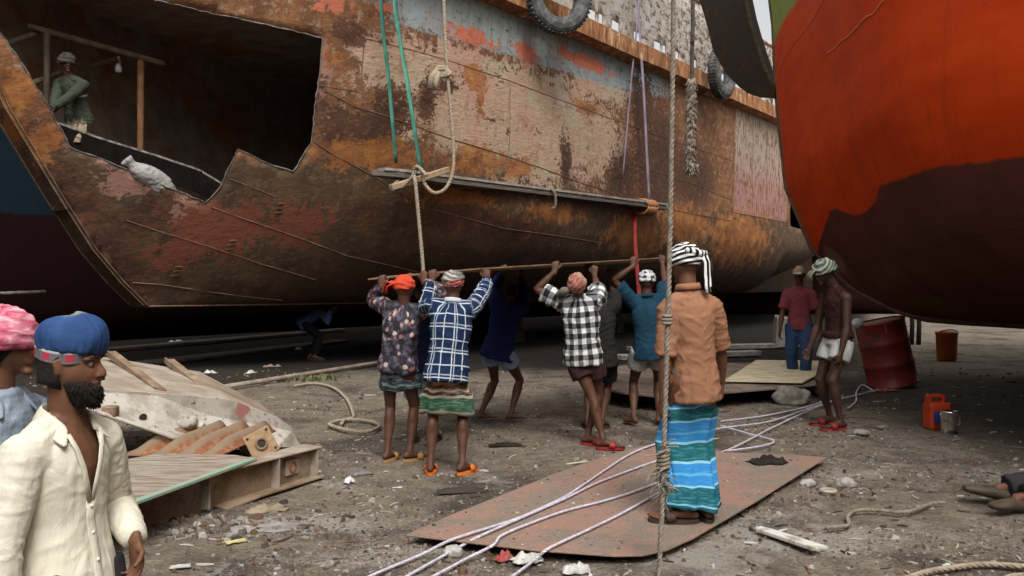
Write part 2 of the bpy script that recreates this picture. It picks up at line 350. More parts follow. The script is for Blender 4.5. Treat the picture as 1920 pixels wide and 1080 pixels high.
def rusty_ship():
    root=empty('rusty_ship',(P0[0],P0[1],0),0,'rusty ship hull with peeling paint and a big hole cut open in its bow','ship')
    off=V((P0[0],P0[1],0))
    def build(side,name,holes,mat,par):
        us=[0,.06,.14,.25,.4,.55]+[.7+.16*i for i in range(150)]+[24.8+i*.5 for i in range(26)]
        zs=[Z0+h for h in (0,.03,.08,.15,.24,.34,.45,.58)]+[Z0+.72+.15*i for i in range(37)]
        zs=[z for z in zs if z<7.0]+[7.02,7.18,7.32,7.46,7.7,8.1,8.5,9.0]
        # parameter plane: (t,z); edge loops follow the stem
        pts=[];edges=[];holepts=[ragged(h,.09,.010,5+i) if side>0 else h for i,h in enumerate(holes)]
        b0=[]
        for z in zs:
            for u in us:
                p=(stem(z)+u,z)
                near=False
                for h in holepts:
                    if inside(p,h): near=True; break
                    if h[0][0]-6<p[0]<h[0][0]+6:
                        for q in h:
                            if abs(q[0]-p[0])<.05 and abs(q[1]-p[1])<.05: near=True; break
                    if near: break
                if not near: pts.append(p)
        for h in holepts:
            k=len(pts); pts+=h; edges+=[(k+i,k+(i+1)%len(h)) for i in range(len(h))]
        vs,es,fs,_,_,_=geometry.delaunay_2d_cdt([V(p) for p in pts],edges,[],0,1e-5)
        vs=[(v[0],v[1]) for v in vs]; keep=[]
        for f in fs:
            c=(sum(vs[i][0] for i in f)/3,sum(vs[i][1] for i in f)/3)
            if c[0]<stem(c[1])-.001: continue
            if any(inside(c,h) for h in holepts): continue
            keep.append(tuple(f))
        P=[V(hull_p(t,side*hull_b(t,z),z))-off for t,z in vs]
        me=bpy.data.meshes.new(name); me.from_pydata(P,[],keep); me.update()
        bm=bmesh.new(); bm.from_mesh(me); bmesh.ops.recalc_face_normals(bm,faces=bm.faces)
        bm.faces.ensure_lookup_table(); f=max(bm.faces,key=lambda f:f.calc_area())
        if (f.normal.dot(V((NX[0],NX[1],0)))*side)<0: bmesh.ops.reverse_faces(bm,faces=bm.faces)
        bm.to_mesh(me); bm.free()
        hull_attrs(me,np.array(vs))
        o=put(name,me,mat,par,True); me.materials.append(M_INNER)
        md=o.modifiers.new('plate','SOLIDIFY'); md.thickness=.03; md.offset=-1; md.material_offset=1; md.material_offset_rim=1
        return o
    ports=[]
    for i in range(16):
        t0=8.15+i*1.02
        for j,wd in (((0,.34),) if i%3 else ((0,.34),(.44,.2))): ports.append([(t0+j,7.22),(t0+j+wd,7.22),(t0+j+wd,7.42),(t0+j,7.42)])
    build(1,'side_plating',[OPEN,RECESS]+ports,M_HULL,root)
    build(-1,'far_side_plating',[],M_INNER,root)
    # stem: broad flat bar with a chamfer on the far side
    mb=MB(); rows=[]
    for z in [1.1,1.3,1.5,1.75,2,2.4,2.79,3.2,3.6,4,4.6,5.2,5.8,6.55,7.5,9]:
        s=stem(z); row=[]
        for tt,b in ((.02,.262),(-.03,.22),(-.03,-.18),(.10,-.30),(.5,-.42)): row.append(V(hull_p(s+tt,b,z))-off)
        rows.append(row)
    vs=[p for r in rows for p in r]; fs=[]
    for i in range(len(rows)-1):
        for k in range(4): fs.append((i*5+k,i*5+k+1,(i+1)*5+k+1,(i+1)*5+k))
    mb.add(vs,fs); o=mb.obj('stem_bar',M_HULL,root)
    tz=[]
    for z in [1.1,1.3,1.5,1.75,2,2.4,2.79,3.2,3.6,4,4.6,5.2,5.8,6.55,7.5,9]: tz+=[(stem(z)+q,z) for q in (0,.02,-.2,-.4,-.5)]
    hull_attrs(o.data,np.array(tz)); a=np.array(tz)
    o.data.attributes['m_dark'].data.foreach_set('value',np.where((a[:,1]<3.45),.35,.1).astype(np.float32)*np.array([.3,1,1,.35,.2]*16,dtype=np.float32))
    # flat bottom and keel, deck
    mb=MB(); rows=[]; dk=[]
    for i in range(60):
        t=-.0+i*.58; lift=0 if t<21 else 2.6*min(1,(t-21)/9)**2
        z=Z0+lift; b=max(.2,hull_b(t,z+.001)); rows.append((t,b,z))
    vs=[];fs=[]
    for t,b,z in rows: vs+=[V(hull_p(t,b,z))-off,V(hull_p(t,-b,z))-off]
    fs=[(2*i,2*i+1,2*i+3,2*i+2) for i in range(len(rows)-1)]
    MB().add(vs,fs).obj('bottom_plating',M_DARKSTEEL,root)
    vs=[]
    for i in range(64):
        t=stem(6.5)+.05+i*.6; b=hull_b(t,6.5)-.008; vs+=[V(hull_p(t,b,6.5))-off,V(hull_p(t,-b,6.5))-off]
    MB().add(vs,[(2*i,2*i+1,2*i+3,2*i+2) for i in range(63)]).obj('deck',M_INNER,root)
    # floor of the bow hold and a bulkhead behind it
    vs=[]
    for i in range(24):
        t=-1.35+i*.5; b=max(.1,hull_b(t,2.6)-.05); vs+=[V(hull_p(t,b,2.6))-off,V(hull_p(t,-b,2.6))-off]
    MB().add(vs,[(2*i,2*i+1,2*i+3,2*i+2) for i in range(23)]).obj('hold_floor',M_INNER,root)
    mb=MB(); T=7.0
    mb.add([V(hull_p(T,b,z))-off for b,z in ((-hull_b(T,2)+.08,2),(hull_b(T,2)-.08,2),(hull_b(T,2.8)-.08,2.8),(hull_b(T,6.45)-.06,6.45),(-hull_b(T,6.45)+.06,6.45),(-hull_b(T,2.8)+.08,2.8))],[(0,1,2,3,4,5)]).obj('bulkhead',M_INNER,root)
    # black stringer inside the hole, its lit top edge painted as a pale lip
    mb=MB(); ln=[(-1.55,3.86,.30),(-1.0,3.66,.32),(-.3,3.45,.34),(.3,3.26,.36),(.62,3.08,.36)]
    a=[V(hull_p(t,max(.1,hull_b(t,z)-g),z))-off for t,z,g in ln]
    for p,q in zip(a,a[1:]): mb.beam(p-V((0,0,.16)),q-V((0,0,.16)),.03,.34)
    mb.obj('stringer',mottled('black_steel',(.012,.009,.008),(.006,.005,.005),6,.95,.3,.01,spec=.05),root)
    mb=MB(); mb.tube([p+V((0,0,.022)) for p in a],.022,6); mb.obj('stringer_lit_lip',M_CUT,root)
    # torch cut lip along the hole
    rp=ragged(OPEN,.09,.010,5)
    mb=MB(); P=[V(hull_p(t,hull_b(t,z)+.004,z))-off for t,z in rp]+[V(hull_p(rp[0][0],hull_b(*rp[0]),rp[0][1]))-off]
    rnd=random.Random(3); mb.tube(P,[rnd.uniform(.004,.013) for _ in P],6,cap=False); mb.obj('cut_lip',M_CUT,root)
    # weld seams
    def seam(name,tz,r=.011):
        P=[V(hull_p(t,hull_b(t,z)+.003,z))-off for t,z in tz]
        MB().tube(P,r*.75,5).obj('weld_seam',M_SEAM,root)
    def dens(p,step=.25):
        out=[]
        for a,b in zip(p,p[1:]):
            k=max(1,int(math.dist(a,b)/step)); out+=[(a[0]+(b[0]-a[0])*q/k,a[1]+(b[1]-a[1])*q/k) for q in range(k)]
        return out+[p[-1]]
    for p,r in (([(-.6,2.46),(-.12,2.29),(.61,2.06),(1.39,1.81),(2.4,1.55)],.010),([(.41,2.7),(.84,2.55),(1.25,2.42),(2.69,1.97),(4.2,1.7)],.011),([(1.58,3.8),(1.94,3.61),(2.66,3.32),(3.77,2.84),(5.6,2.55),(9,2.4)],.010),([(1.62,4.6),(2.14,4.4),(4.06,4.06),(7.74,3.65),(11.68,3.36),(16.2,3.3)],.012),([(2.2,5.5),(4.6,5.36),(8.7,5.21),(12.87,5.1),(16.2,5.04)],.008),([(1.55,4.66),(2.19,4.64)],.008),([(2.19,5.35),(2.19,4.7)],.011),([(.55,3.14),(1.26,2.89)],.009),([(10.06,4.3),(13.49,4.12),(16.2,3.9)],.009),([(16.2,3.56),(21,3.5)],.015),([(16.2,3.58),(16.2,6.4)],.010),([(9.3,2.4),(9.5,3.5)],.008),([(5.4,5.3),(5.45,3.95)],.007)): seam('',dens(p),r)
    for tt in (17.7,18.9,20.0): seam('',dens([(tt,3.6),(tt,6.4)]),.012)
    for bb,s0 in ((.268,.015),(-.19,-.035),(.225,-.034)):
        P=[V(hull_p(stem(z)+s0,bb,z))-off for z in (1.14,1.3,1.5,1.75,2,2.4,2.79,3.2,3.6,4,4.6,5.2)]; MB().tube(P,.011,5).obj('weld_seam',M_SEAM,root)
    seam('',[(-.30,1.50),(.05,1.47),(.5,1.40),(1.0,1.32),(1.5,1.25),(2.1,1.19)],.013)
    P=[V(hull_p(t,hull_b(t,Z0+.02)+.004,Z0+.015))-off for t in [0+.3*i for i in range(30)]]; MB().tube(P,.014,5).obj('keel_edge',M_SEAM,root)
    # lugs welded on near the forefoot
    mb=MB()
    for px,py,t,z in ((0,0,.85,2.05),(0,0,.25,1.62),(0,0,1.35,2.65)):
        for dz in (0,.07,.14):
            c=V(hull_p(t+dz*.1,hull_b(t,z+dz)+.01,z+dz))-off; d=V((AX[0],AX[1],.05))
            MB().beam(c-d*.1,c+d*.1,.02,.014).obj('weld_mark',M_SEAM,root)
    # rubbing strake
    mb=MB(); R=[]
    ts=[1.2+i*.4 for i in range(78)]
    for t in ts:
        b=hull_b(t,6.8); z0=6.60; prof=[(b+.005,z0),(b+.30,z0+.06),(b+.30,z0+.44),(b+.005,z0+.48)]
        R.append([V(hull_p(t,x,z))-off for x,z in prof])
    mb.rings(R); mb.obj('rubbing_strake',M_STRAKE,root)
    BG=mottled('bulwark_grey',(.32,.29,.245),(.2,.13,.085),5)
    for i in range(8):
        t=9.4+i*2.04; b=hull_b(t,8); MB().beam(V(hull_p(t,b+.02,7.5))-off,V(hull_p(t,b+.02,9.0))-off,.07,.04).obj('bulwark_stay',BG,root)
    # bulwark rail and transom
    P=[V(hull_p(stem(9)+.1+i*.8,hull_b(stem(9)+.1+i*.8,9),9.03))-off for i in range(46)]
    MB().tube(P,.05,6).obj('bulwark_rail',M_STRAKE,root)
    return root
SHIP=rusty_ship()

def dark_ship_or_blocker(o,D,N_,T,ht,label):  # draws the seen ship and also the hulls added to block light
    n=NT('dark_blue_and_red_hull_paint',.85,.08); x,y,z=n.sep(n.obj()); f=n.noise(n.obj(),1.2,6,.65)
    c=n.mix(n.sm(n.ma('ADD',z,n.ma('MULTIPLY',n.ma('SUBTRACT',f,.5),.25)),3.08,3.14),n.mix(f,(.011,.004,.004),(.018,.005,.005)),n.mix(f,(.007,.015,.023),(.011,.021,.03)))
    n.col(n.mix(n.sm(n.noise(n.obj(),3,7,.7),.6,.7),c,(.03,.02,.016)))
    root=empty('dark_ship_or_blocker',o,0,label,'ship')
    rows=[]
    prof=[(-1.2,-.05),(-.5,.02),(-.15,.3),(0,.9),(.05,2),(.1,4),(.2,6.5),(.3,ht)]
    mb=MB(); rows=[[V((t*D[0]+b*N_[0],t*D[1]+b*N_[1],zz)) for b,zz in prof] for t in T]
    k=len(prof); mb.add([p for r in rows for p in r],[(i*k+j,i*k+j+1,(i+1)*k+j+1,(i+1)*k+j) for i in range(len(T)-1) for j in range(k-1)])
    mb.obj('side_plating',n.m,root,True)
    rows=[[V((t*D[0]+b*N_[0],t*D[1]+b*N_[1],zz)) for b,zz in ((.3,ht),(-7,ht),(-7,-.05))] for t in T]
    for k,r in ((3,rows[0]),(3,rows[-1])): pass
    for t in (T[0],T[-1]): MB().add([V((t*D[0]+b*N_[0],t*D[1]+b*N_[1],zz)) for b,zz in prof+[(-7,ht),(-7,-.05)]],[tuple(range(len(prof)+2))]).obj('end_plating',n.m,root)
    MB().add([p for r in rows for p in r],[(i*3+j,i*3+j+1,(i+1)*3+j+1,(i+1)*3+j) for i in range(len(T)-1) for j in range(2)]).obj('deck',M_DARKSTEEL,root)
dark_ship_or_blocker(V((-12.5,18.8,0)),(.6,.8),(.8,-.6),[-14+i*1.5 for i in range(40)],9.0,'dark blue and red ship hull in the shade behind the cut-open bow')
dark_ship_or_blocker(V((0,41.5,0)),(1,-.05),(-.05,-1),[-6+i*1.5 for i in range(40)],8.0,'added dark hull that blocks light far behind the stern of the rusty ship')  # added hull, stops light coming in under the stern
dark_ship_or_blocker(V((-9.2,0,0)),(0,1),(1,0),[-10+i*1.5 for i in range(13)],9.0,'unseen dark hull added beside the foreground men to block low light')  # unseen hull added to cut low sky light from the left
dark_ship_or_blocker(V((9.05,12,0)),(.27,-.963),(-.963,-.27),[-2+i*1.5 for i in range(17)],9.0,'added dark hull that blocks light on the far side of the orange ship')  # added hull, keeps light from reaching under the orange ship
dark_ship_or_blocker(V((0,-9,0)),(-1,0),(0,1),[-26+i*1.5 for i in range(26)],6.0,'unseen dark hull added behind the viewer to block low light')  # unseen hull added to cut low sky light from behind the camera

def orange_ship():
    off=V((Q0[0],Q0[1],0))
    root=empty('orange_ship',off,0,'big ship hull painted orange red above a dark brown bottom, propped on the right','ship')
    n=NT('orange_hull_paint',.6,.12); hc=n.attr('hc','Vector'); t,z,_=n.sep(hc)
    f=n.noise(hc,1.5,6,.65); g=n.noise(hc,7,6,.7); g2=n.noise(n.map(hc,(.6,2.2,1)),1.3,4,.6)
    org=n.mix(n.sm(g2,.3,.7),(.76,.072,.008),(.62,.050,.006)); org=n.mix(n.ma('MULTIPLY',n.sm(g,.58,.7),.45),org,(.28,.036,.012)); strk=n.noise(n.map(hc,(2.6,.22,1)),2.4,6,.7); org=n.mix(n.ma('MULTIPLY',n.sm(strk,.52,.66),.28),org,(.27,.03,.008)); org=n.mix(n.ma('MULTIPLY',n.sm(n.noise(hc,23,5,.75),.64,.70),.5),org,(.62,.14,.05))
    sx=n.ma('SUBTRACT',t,n.attr('stem'))
    org=n.mix(n.ma('MULTIPLY',n.sm(n.ma('ADD',sx,n.ma('MULTIPLY',f,.5)),.95,.35),.55),org,(.33,.13,.05))
    brn=n.mix(n.sm(f,.35,.65),(.145,.044,.034),(.105,.034,.027)); brn=n.mix(n.ma('MULTIPLY',n.sm(g,.57,.68),.5),brn,(.16,.06,.04)); brn=n.mix(n.ma('MULTIPLY',n.sm(n.noise(n.map(hc,(.5,3,1)),3,6,.7),.55,.68),.4),brn,(.04,.018,.015))
    # lighter scuffed patch by the forefoot, olive stain lower down
    def blob(a,b,ra,rb):
        d=n.ma('ADD',n.ma('POWER',n.ma('DIVIDE',n.ma('SUBTRACT',t,a),ra),2.0),n.ma('POWER',n.ma('DIVIDE',n.ma('SUBTRACT',z,b),rb),2.0))
        return n.sm(n.ma('ADD',d,n.ma('MULTIPLY',n.ma('SUBTRACT',f,.5),1.2)),1.1,.2)
    brn=n.mix(n.ma('MULTIPLY',blob(-1.55,1.85,.55,.25),.8),brn,(.26,.16,.10))
    brn=n.mix(n.ma('MULTIPLY',blob(.6,1.2,1.0,.14),.6),brn,(.13,.10,.035))
    # hand painted boundary
    tb=[(-2.5,1.95),(-2.15,2.04),(-1.17,2.31),(-.33,2.55),(.17,2.44),(.43,2.37),(.87,2.37),(1.39,2.42),(1.89,2.58),(2.65,2.56),(3.44,2.56),(4.17,2.51),(6,2.47),(12,2.47)]
    hgt=n.attr('line')
    k=n.sm(n.ma('ADD',n.ma('SUBTRACT',z,hgt),n.ma('MULTIPLY',n.ma('SUBTRACT',g,.5),.09)),-.015,.02)
    c=n.mix(k,brn,org)
    gr=n.sm(n.ma('ADD',n.ma('SUBTRACT',z,n.ma('ADD',5.78,n.ma('MULTIPLY',sx,-.09))),n.ma('MULTIPLY',n.ma('SUBTRACT',g,.5),.5)),0,.08)
    c=n.mix(gr,c,n.mix(n.sm(g,.56,.66),(.27,.36,.09),(.14,.17,.05)))
    n.col(c); n.rough(n.ma('ADD',.5,n.ma('MULTIPLY',g,.2))); n.bump(n.ma('ADD',n.ma('MULTIPLY',n.noise(hc,.9,2),1.0),n.ma('MULTIPLY',g,.12)),.35,.06)
    us=[0,.05,.12,.22,.35,.5]+[.68+.18*i for i in range(34)]+[7+.5*i for i in range(30)]
    zs=[1.0,1.02,1.05,1.09,1.14,1.2,1.28]+[1.38+.12*i for i in range(28)]+[4.9+.35*i for i in range(14)]
    for side in (1,-1):
        vs=[];tz=[];ln=[];st=[]
        for z_ in zs:
            for u in us:
                q=qstem(z_)+u; vs.append(V(q_p(q,side*q_b(q,z_),z_))-off); tz.append((q,z_)); ln.append(interp(q,tb)); st.append(qstem(z_))
        k=len(us); fs=[(i*k+j,i*k+j+1,(i+1)*k+j+1,(i+1)*k+j) for i in range(len(zs)-1) for j in range(k-1)]
        me=bpy.data.meshes.new('plating'); me.from_pydata(vs,[],fs if side<0 else [tuple(reversed(f)) for f in fs]); me.update()
        attr3(me,'hc',[(a,b,0) for a,b in tz]); attr1(me,'line',ln); attr1(me,'stem',st)
        put('side_plating' if side>0 else 'far_side_plating',me,n.m,root,True)
    # stem and keel bar
    P=[V(q_p(qstem(z)-.02,0,z))-off for z in [9.4,8,6.2,5.5,4.9,4.2,3.7,3.2,2.8,2.4,2.09,1.85,1.6,1.42,1.25,1.12,1.04,1.0]]+[V(q_p(.6*i,0,.99))-off for i in range(1,36)]
    MB().tube(P,[(.10,.06)]*len(P),8,side=(QN[0],QN[1],0)).obj('keel_bar',mottled('keel_steel',(.10,.055,.04),(.16,.10,.075),4),root,True)
    # scratches and weld seams in the paint
    def line(name,tz,r,m):
        P=[V(q_p(t,q_b(t,z)+.002,z))-off for t,z in tz]; MB().tube(P,r,5).obj(name,m,root)
    ms=NT('bright_orange_bead',.5); ms.col((.80,.20,.06))
    rr=random.Random(2)
    line('weld_scar',[(3.0-.1*i,interp(3.0-.1*i,[(.5,4.42),(1.42,4.29),(2.07,4.22),(2.76,4.20),(3.0,4.23)])+rr.uniform(-.012,.012)) for i in range(25)],.010,ms.m)
    mo=NT('orange_bead',.5); mo.col((.42,.045,.01))
    line('weld_seam',[(-.67+.2*i,interp(-.67+.2*i,[(-.67,5.35),(.15,4.72),(1.34,3.89),(2.74,3.11),(3.3,2.65)])) for i in range(20)],.003,mo.m)
    mb_=NT('maroon_bead',.6); mb_.col((.06,.022,.017))
    line('weld_seam',[(qstem(5.05)+.4+.3*i,5.05+.05*math.sin(i*.4)) for i in range(30)],.003,mo.m)
    line('weld_seam',[(-1.2+.3*i,1.75+.012*i) for i in range(24)],.006,mb_.m)
    line('weld_seam',[(.9+.02*i,1.75-.06*i) for i in range(10)],.006,mb_.m)
    # deck closes the top
    vs=[]
    for i in range(42):
        t=qstem(9)+.05+i*.6; b=q_b(t,9); vs+=[V(q_p(t,b,9))-off,V(q_p(t,-b,9))-off]
    MB().add(vs,[(2*i,2*i+1,2*i+3,2*i+2) for i in range(41)]).obj('deck',M_DARKSTEEL,root)
    # raked dark steel fin in front of the stem
    S=V((4.84,15.5,0))-off; Fd=V((-.27,.963,0)); Ld=V((-.963,-.27,0))
    def arc(pts): return [S+Fd*f+V((0,0,z)) for f,z in pts]
    outer=[(4.3,10.2),(3.4,8.6),(2.78,7.5),(2.45,6.85),(2.21,6.29),(1.9,5.92),(1.58,5.6),(1.2,5.32),(.89,5.13),(.45,4.95),(-.02,4.85)]
    inner=[(-.04,5.0),(.16,5.2),(.34,5.45),(.52,5.8),(.70,6.16),(.88,6.56),(1.02,6.96),(1.3,7.8),(1.9,9.2),(2.5,10.2)]
    poly=arc(outer+inner); mb=MB(); mb.prism([p-Ld*.10 for p in poly],Ld*.2)
    nm=NT('dark_fin_paint',.7); ff=nm.noise(nm.obj(),4,7,.7); nm.col(nm.mix(nm.sm(ff,.5,.7),(.028,.019,.013),(.055,.034,.018)))
    mb.obj('stem_fin',nm.m,root)
    mb=MB(); P=arc(inner); mb.tube([p+Ld*.06 for p in P],.04,6); mb.obj('fin_edge',mottled('fin_edge_rust',(.10,.07,.025),(.045,.03,.016),9),root,True)
    # a stay wire from the fin up to the green bow
    return root
orange_ship()

# wooden stocks that carry the ships
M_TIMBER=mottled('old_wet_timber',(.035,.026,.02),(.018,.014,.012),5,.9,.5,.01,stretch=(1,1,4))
def keel_block(t,label):
    c=V(hull_p(t,0,0)); root=empty('keel_block',c,math.atan2(NX[1],NX[0]),label,'timber stack','keel blocks under the rusty ship')
    for i,(z,rz) in enumerate(((.18,0),(.53,0),(.88,0))):
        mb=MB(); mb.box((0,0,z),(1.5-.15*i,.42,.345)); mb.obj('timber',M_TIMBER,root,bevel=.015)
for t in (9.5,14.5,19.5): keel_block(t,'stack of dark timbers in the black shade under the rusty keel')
def prop_block(s):
    c=V(q_p(s,0,0)); root=empty('keel_block',c,-.27,'stack of dark timbers under the orange ship keel','timber stack','keel blocks under the orange ship')
    for z in (.16,.48,.79):
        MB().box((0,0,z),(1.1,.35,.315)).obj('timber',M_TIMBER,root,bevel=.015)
for s in (4.4,8.5): prop_block(s)

# ------------------------------------------------------------------ tyres slung as fenders
def rubber():
    n=NT('worn_tyre_rubber',.75,.35); v=n.obj(); f=n.noise(v,7,6,.7); n.col(n.mix(n.sm(f,.4,.68),(.055,.056,.058),(.16,.16,.155))); n.bump(n.noise(v,25,4),.3,.01); return n.m
M_RUB=rubber()
def tyre(c,ax,R,label,tilt=0):
    root=empty('tyre_fender',c,0,label,'tyre','tyre fenders on the rusty ship')
    n=nrm(ax); u=nrm(V((0,0,1)).cross(n)); w=n.cross(u)
    prof=[(.56,-.13),(.56,.13),(.60,.20),(.74,.265),(.88,.26),(.965,.21),(1.0,.12),(1.0,-.12),(.965,-.21),(.88,-.26),(.74,-.265),(.60,-.20)]
    seg=48; rs=[]
    for i in range(seg):
        a=2*PI*i/seg; d=u*math.cos(a)+w*math.sin(a); rs.append([d*(r*R)+n*(h*R*.95) for r,h in prof])
    mb=MB().rings(rs,closed=True)
    for i in range(seg):
        a=2*PI*(i+.5)/seg; d=u*math.cos(a)+w*math.sin(a); e=-u*math.sin(a)+w*math.cos(a)
        for s in (-.15,-.05,.05,.15): mb.beam(d*(R*1.004)+n*(s*R-.02)-e*.012,d*(R*1.004)+n*(s*R+.02)+e*.012,.045*R,.03,up=d)
    mb.obj('tyre_carcass',M_RUB,root)
    P=[V((0,0,R*.6))+n*.0,V((0,0,R*.8))+n*.2*R,V((0,0,R*1.25))+n*.02,V((0,0,R*1.25+1.0))-n*.12]
    MB().tube(P,.02,6).obj('hanging_rope',M_ROPE,root)
    return root
# ================================================================== people
def skin_mat(name,c):
    n=NT(name,.56,.3); f=n.noise(n.obj(),12,6,.68); n.col(n.mix(n.sm(f,.3,.7),c,tuple(q*.72 for q in c))); n.bump(n.noise(n.obj(),60,3),.12,.004); return n.m
SK_DARK=skin_mat('dark_brown_skin',(.105,.046,.027)); SK_MID=skin_mat('brown_skin',(.17,.075,.042)); SK_DEEP=skin_mat('deep_brown_skin',(.07,.032,.022))
def cloth(name,c1,c2=None,bump=.25,rough=.9,scale=9):
    n=NT(name,rough,.15); f=n.noise(n.obj(),scale,5,.65); c2=c2 or tuple(q*.75 for q in c1)
    c=n.mix(n.sm(f,.35,.7),c1,c2); c=n.mix(n.ma('MULTIPLY',n.sm(n.noise(n.map(n.obj(),loc=(5,2,1)),5,6,.7,.5),.52,.66),.45),c,tuple(q*.55+.012 for q in c1)); n.col(c); h=n.noise(n.map(n.obj(),(1,1,.45)),16,5,.6,.6); n.bump(h,bump,.02); return n.m
def band(n,u,p,off,w,soft=.06):                 # 1 inside stripes of width w*p that repeat every p
    x=n.ma('FRACT',n.ma('ADD',n.ma('DIVIDE',u,p),off)); d=n.ma('ABSOLUTE',n.ma('SUBTRACT',x,.5))
    return n.sm(d,w/2+soft*.5,w/2-soft*.5)
def plaid_mat(name,base,line,p,w,dark=None,double=False):
    n=NT(name,.9,.15); u,v,_=n.sep(n.attr('cuv','Vector'))
    wob=n.noise(n.obj(),7,3,.5); u=n.ma('ADD',u,n.ma('MULTIPLY',n.ma('SUBTRACT',wob,.5),.02)); v=n.ma('ADD',v,n.ma('MULTIPLY',n.ma('SUBTRACT',n.noise(n.map(n.obj(),loc=(3,1,2)),7,3,.5),.5),.02))
    a=band(n,u,p,0,w); b=band(n,v,p*1.05,.3,w)
    if double:
        a=n.ma('MAXIMUM',a,band(n,u,p*2,.13,w*.35)); b=n.ma('MAXIMUM',b,band(n,v,p*2.1,.28,w*.35))
    if dark:                                     # gingham: crossing bands
        s=n.ma('ADD',a,b); c=n.ramp(n.ma('MULTIPLY',s,.5),[(0,base),(.5,dark),(1.0,line)])
    else: c=n.mix(n.ma('MAXIMUM',n.ma('MULTIPLY',a,.85),n.ma('MULTIPLY',b,.85)),base,line)
    n.col(c); n.bump(n.noise(n.map(n.obj(),(1,1,.5)),15,5,.6,.5),.3,.02); return n.m
def stripes_mat(name,stops,axis=1,scale=1.0,warp=.015,lines=None):
    """horizontal woven bands; stops: (metres from the hem, colour)"""
    n=NT(name,.85,.2); s=n.sep(n.attr('cuv','Vector')); v=s[axis]
    v=n.ma('ADD',v,n.ma('MULTIPLY',n.ma('SUBTRACT',n.noise(n.obj(),4,3,.5),.5),warp*2))
    top=stops[-1][0]; 
    r=n.nd('ShaderNodeValToRGB'); r.color_ramp.interpolation='CONSTANT'; n.lk(n.ma('DIVIDE',v,top),r.inputs[0]); e=r.color_ramp.elements
    while len(e)<len(stops): e.new(.5)
    for q,(p,c) in zip(e,stops): q.position=p/top*.999; q.color=(*c,1)
    c=r.outputs[0]
    f=n.noise(n.map(n.obj(),(1,1,6)),14,4,.6); c=n.mix(n.ma('MULTIPLY',n.sm(f,.45,.7),.35),c,(.55,.6,.6) if lines is None else lines)
    n.col(c); n.bump(n.noise(n.map(n.obj(),(1,1,.35)),14,5,.6,.5),.3,.02); return n.m
def ik(a,b,l1,l2,hint):
    a=V(a); b=V(b); d=b-a; L=d.length
    if L>(l1+l2)*.995: b=a+d*((l1+l2)*.995/L); d=b-a; L=d.length
    u=d/L; x=(l1*l1-l2*l2+L*L)/(2*L); h=math.sqrt(max(0,l1*l1-x*x))
    p=V(hint)-u*V(hint).dot(u)
    if p.length<1e-5: p=u.orthogonal()
    return a+u*x+nrm(p)*h, b
def hand(mb,w,d,n,s,curl,k=1.0,thumb_in=.3,fr=.0088):
    """palm, four bent fingers and a thumb; d along the fingers, n out of the palm, s to the thumb"""
    d=nrm(d); n=nrm(V(n)-d*V(n).dot(d)); s0=d.cross(n); s=s0 if s0.dot(V(s))>0 else -s0
    mb.tube([w-d*.02*k,w+d*.02*k,w+d*.055*k,w+d*.088*k],[(.025*k,.020*k),(.034*k,.018*k),(.041*k,.016*k),(.039*k,.012*k)],12,side=s,rnd=True)
    for i,(o,l) in enumerate(((.030,.072),(.0105,.082),(-.0095,.076),(-.0285,.060))):
        p=w+d*(.083-.004*abs(i-1))*k+s*o*k; P=[p-d*.02*k,p]; a=0; c=curl*(1+.09*(i-1))
        dd=nrm(d+s*(.06*(1.5-i)))
        for f in (.45,.31,.24):
            a+=c*(.8 if f==.45 else 1.0); q=dd*math.cos(a)+n*math.sin(a); p=p+q*(l*f*k); P.append(p)
        r=fr*k*(1 if i<3 else .88); mb.tube(P,[r,r*1.05,r,r*.95,r*.82],8,side=s,rnd=True)
    p=w+d*.022*k+s*.026*k; q=nrm(s*.75+d*.62+n*thumb_in); P=[p-s*.012*k,p+q*.034*k]; q2=nrm(s*.25+d*.85+n*(thumb_in+.35)); P+= [P[-1]+q2*.030*k]; q3=nrm(d*.8+n*(thumb_in+.6)-s*.1); P+=[P[-1]+q3*.024*k]
    mb.tube(P,[.015*k,.0115*k,.0105*k,.0085*k],8,rnd=True)
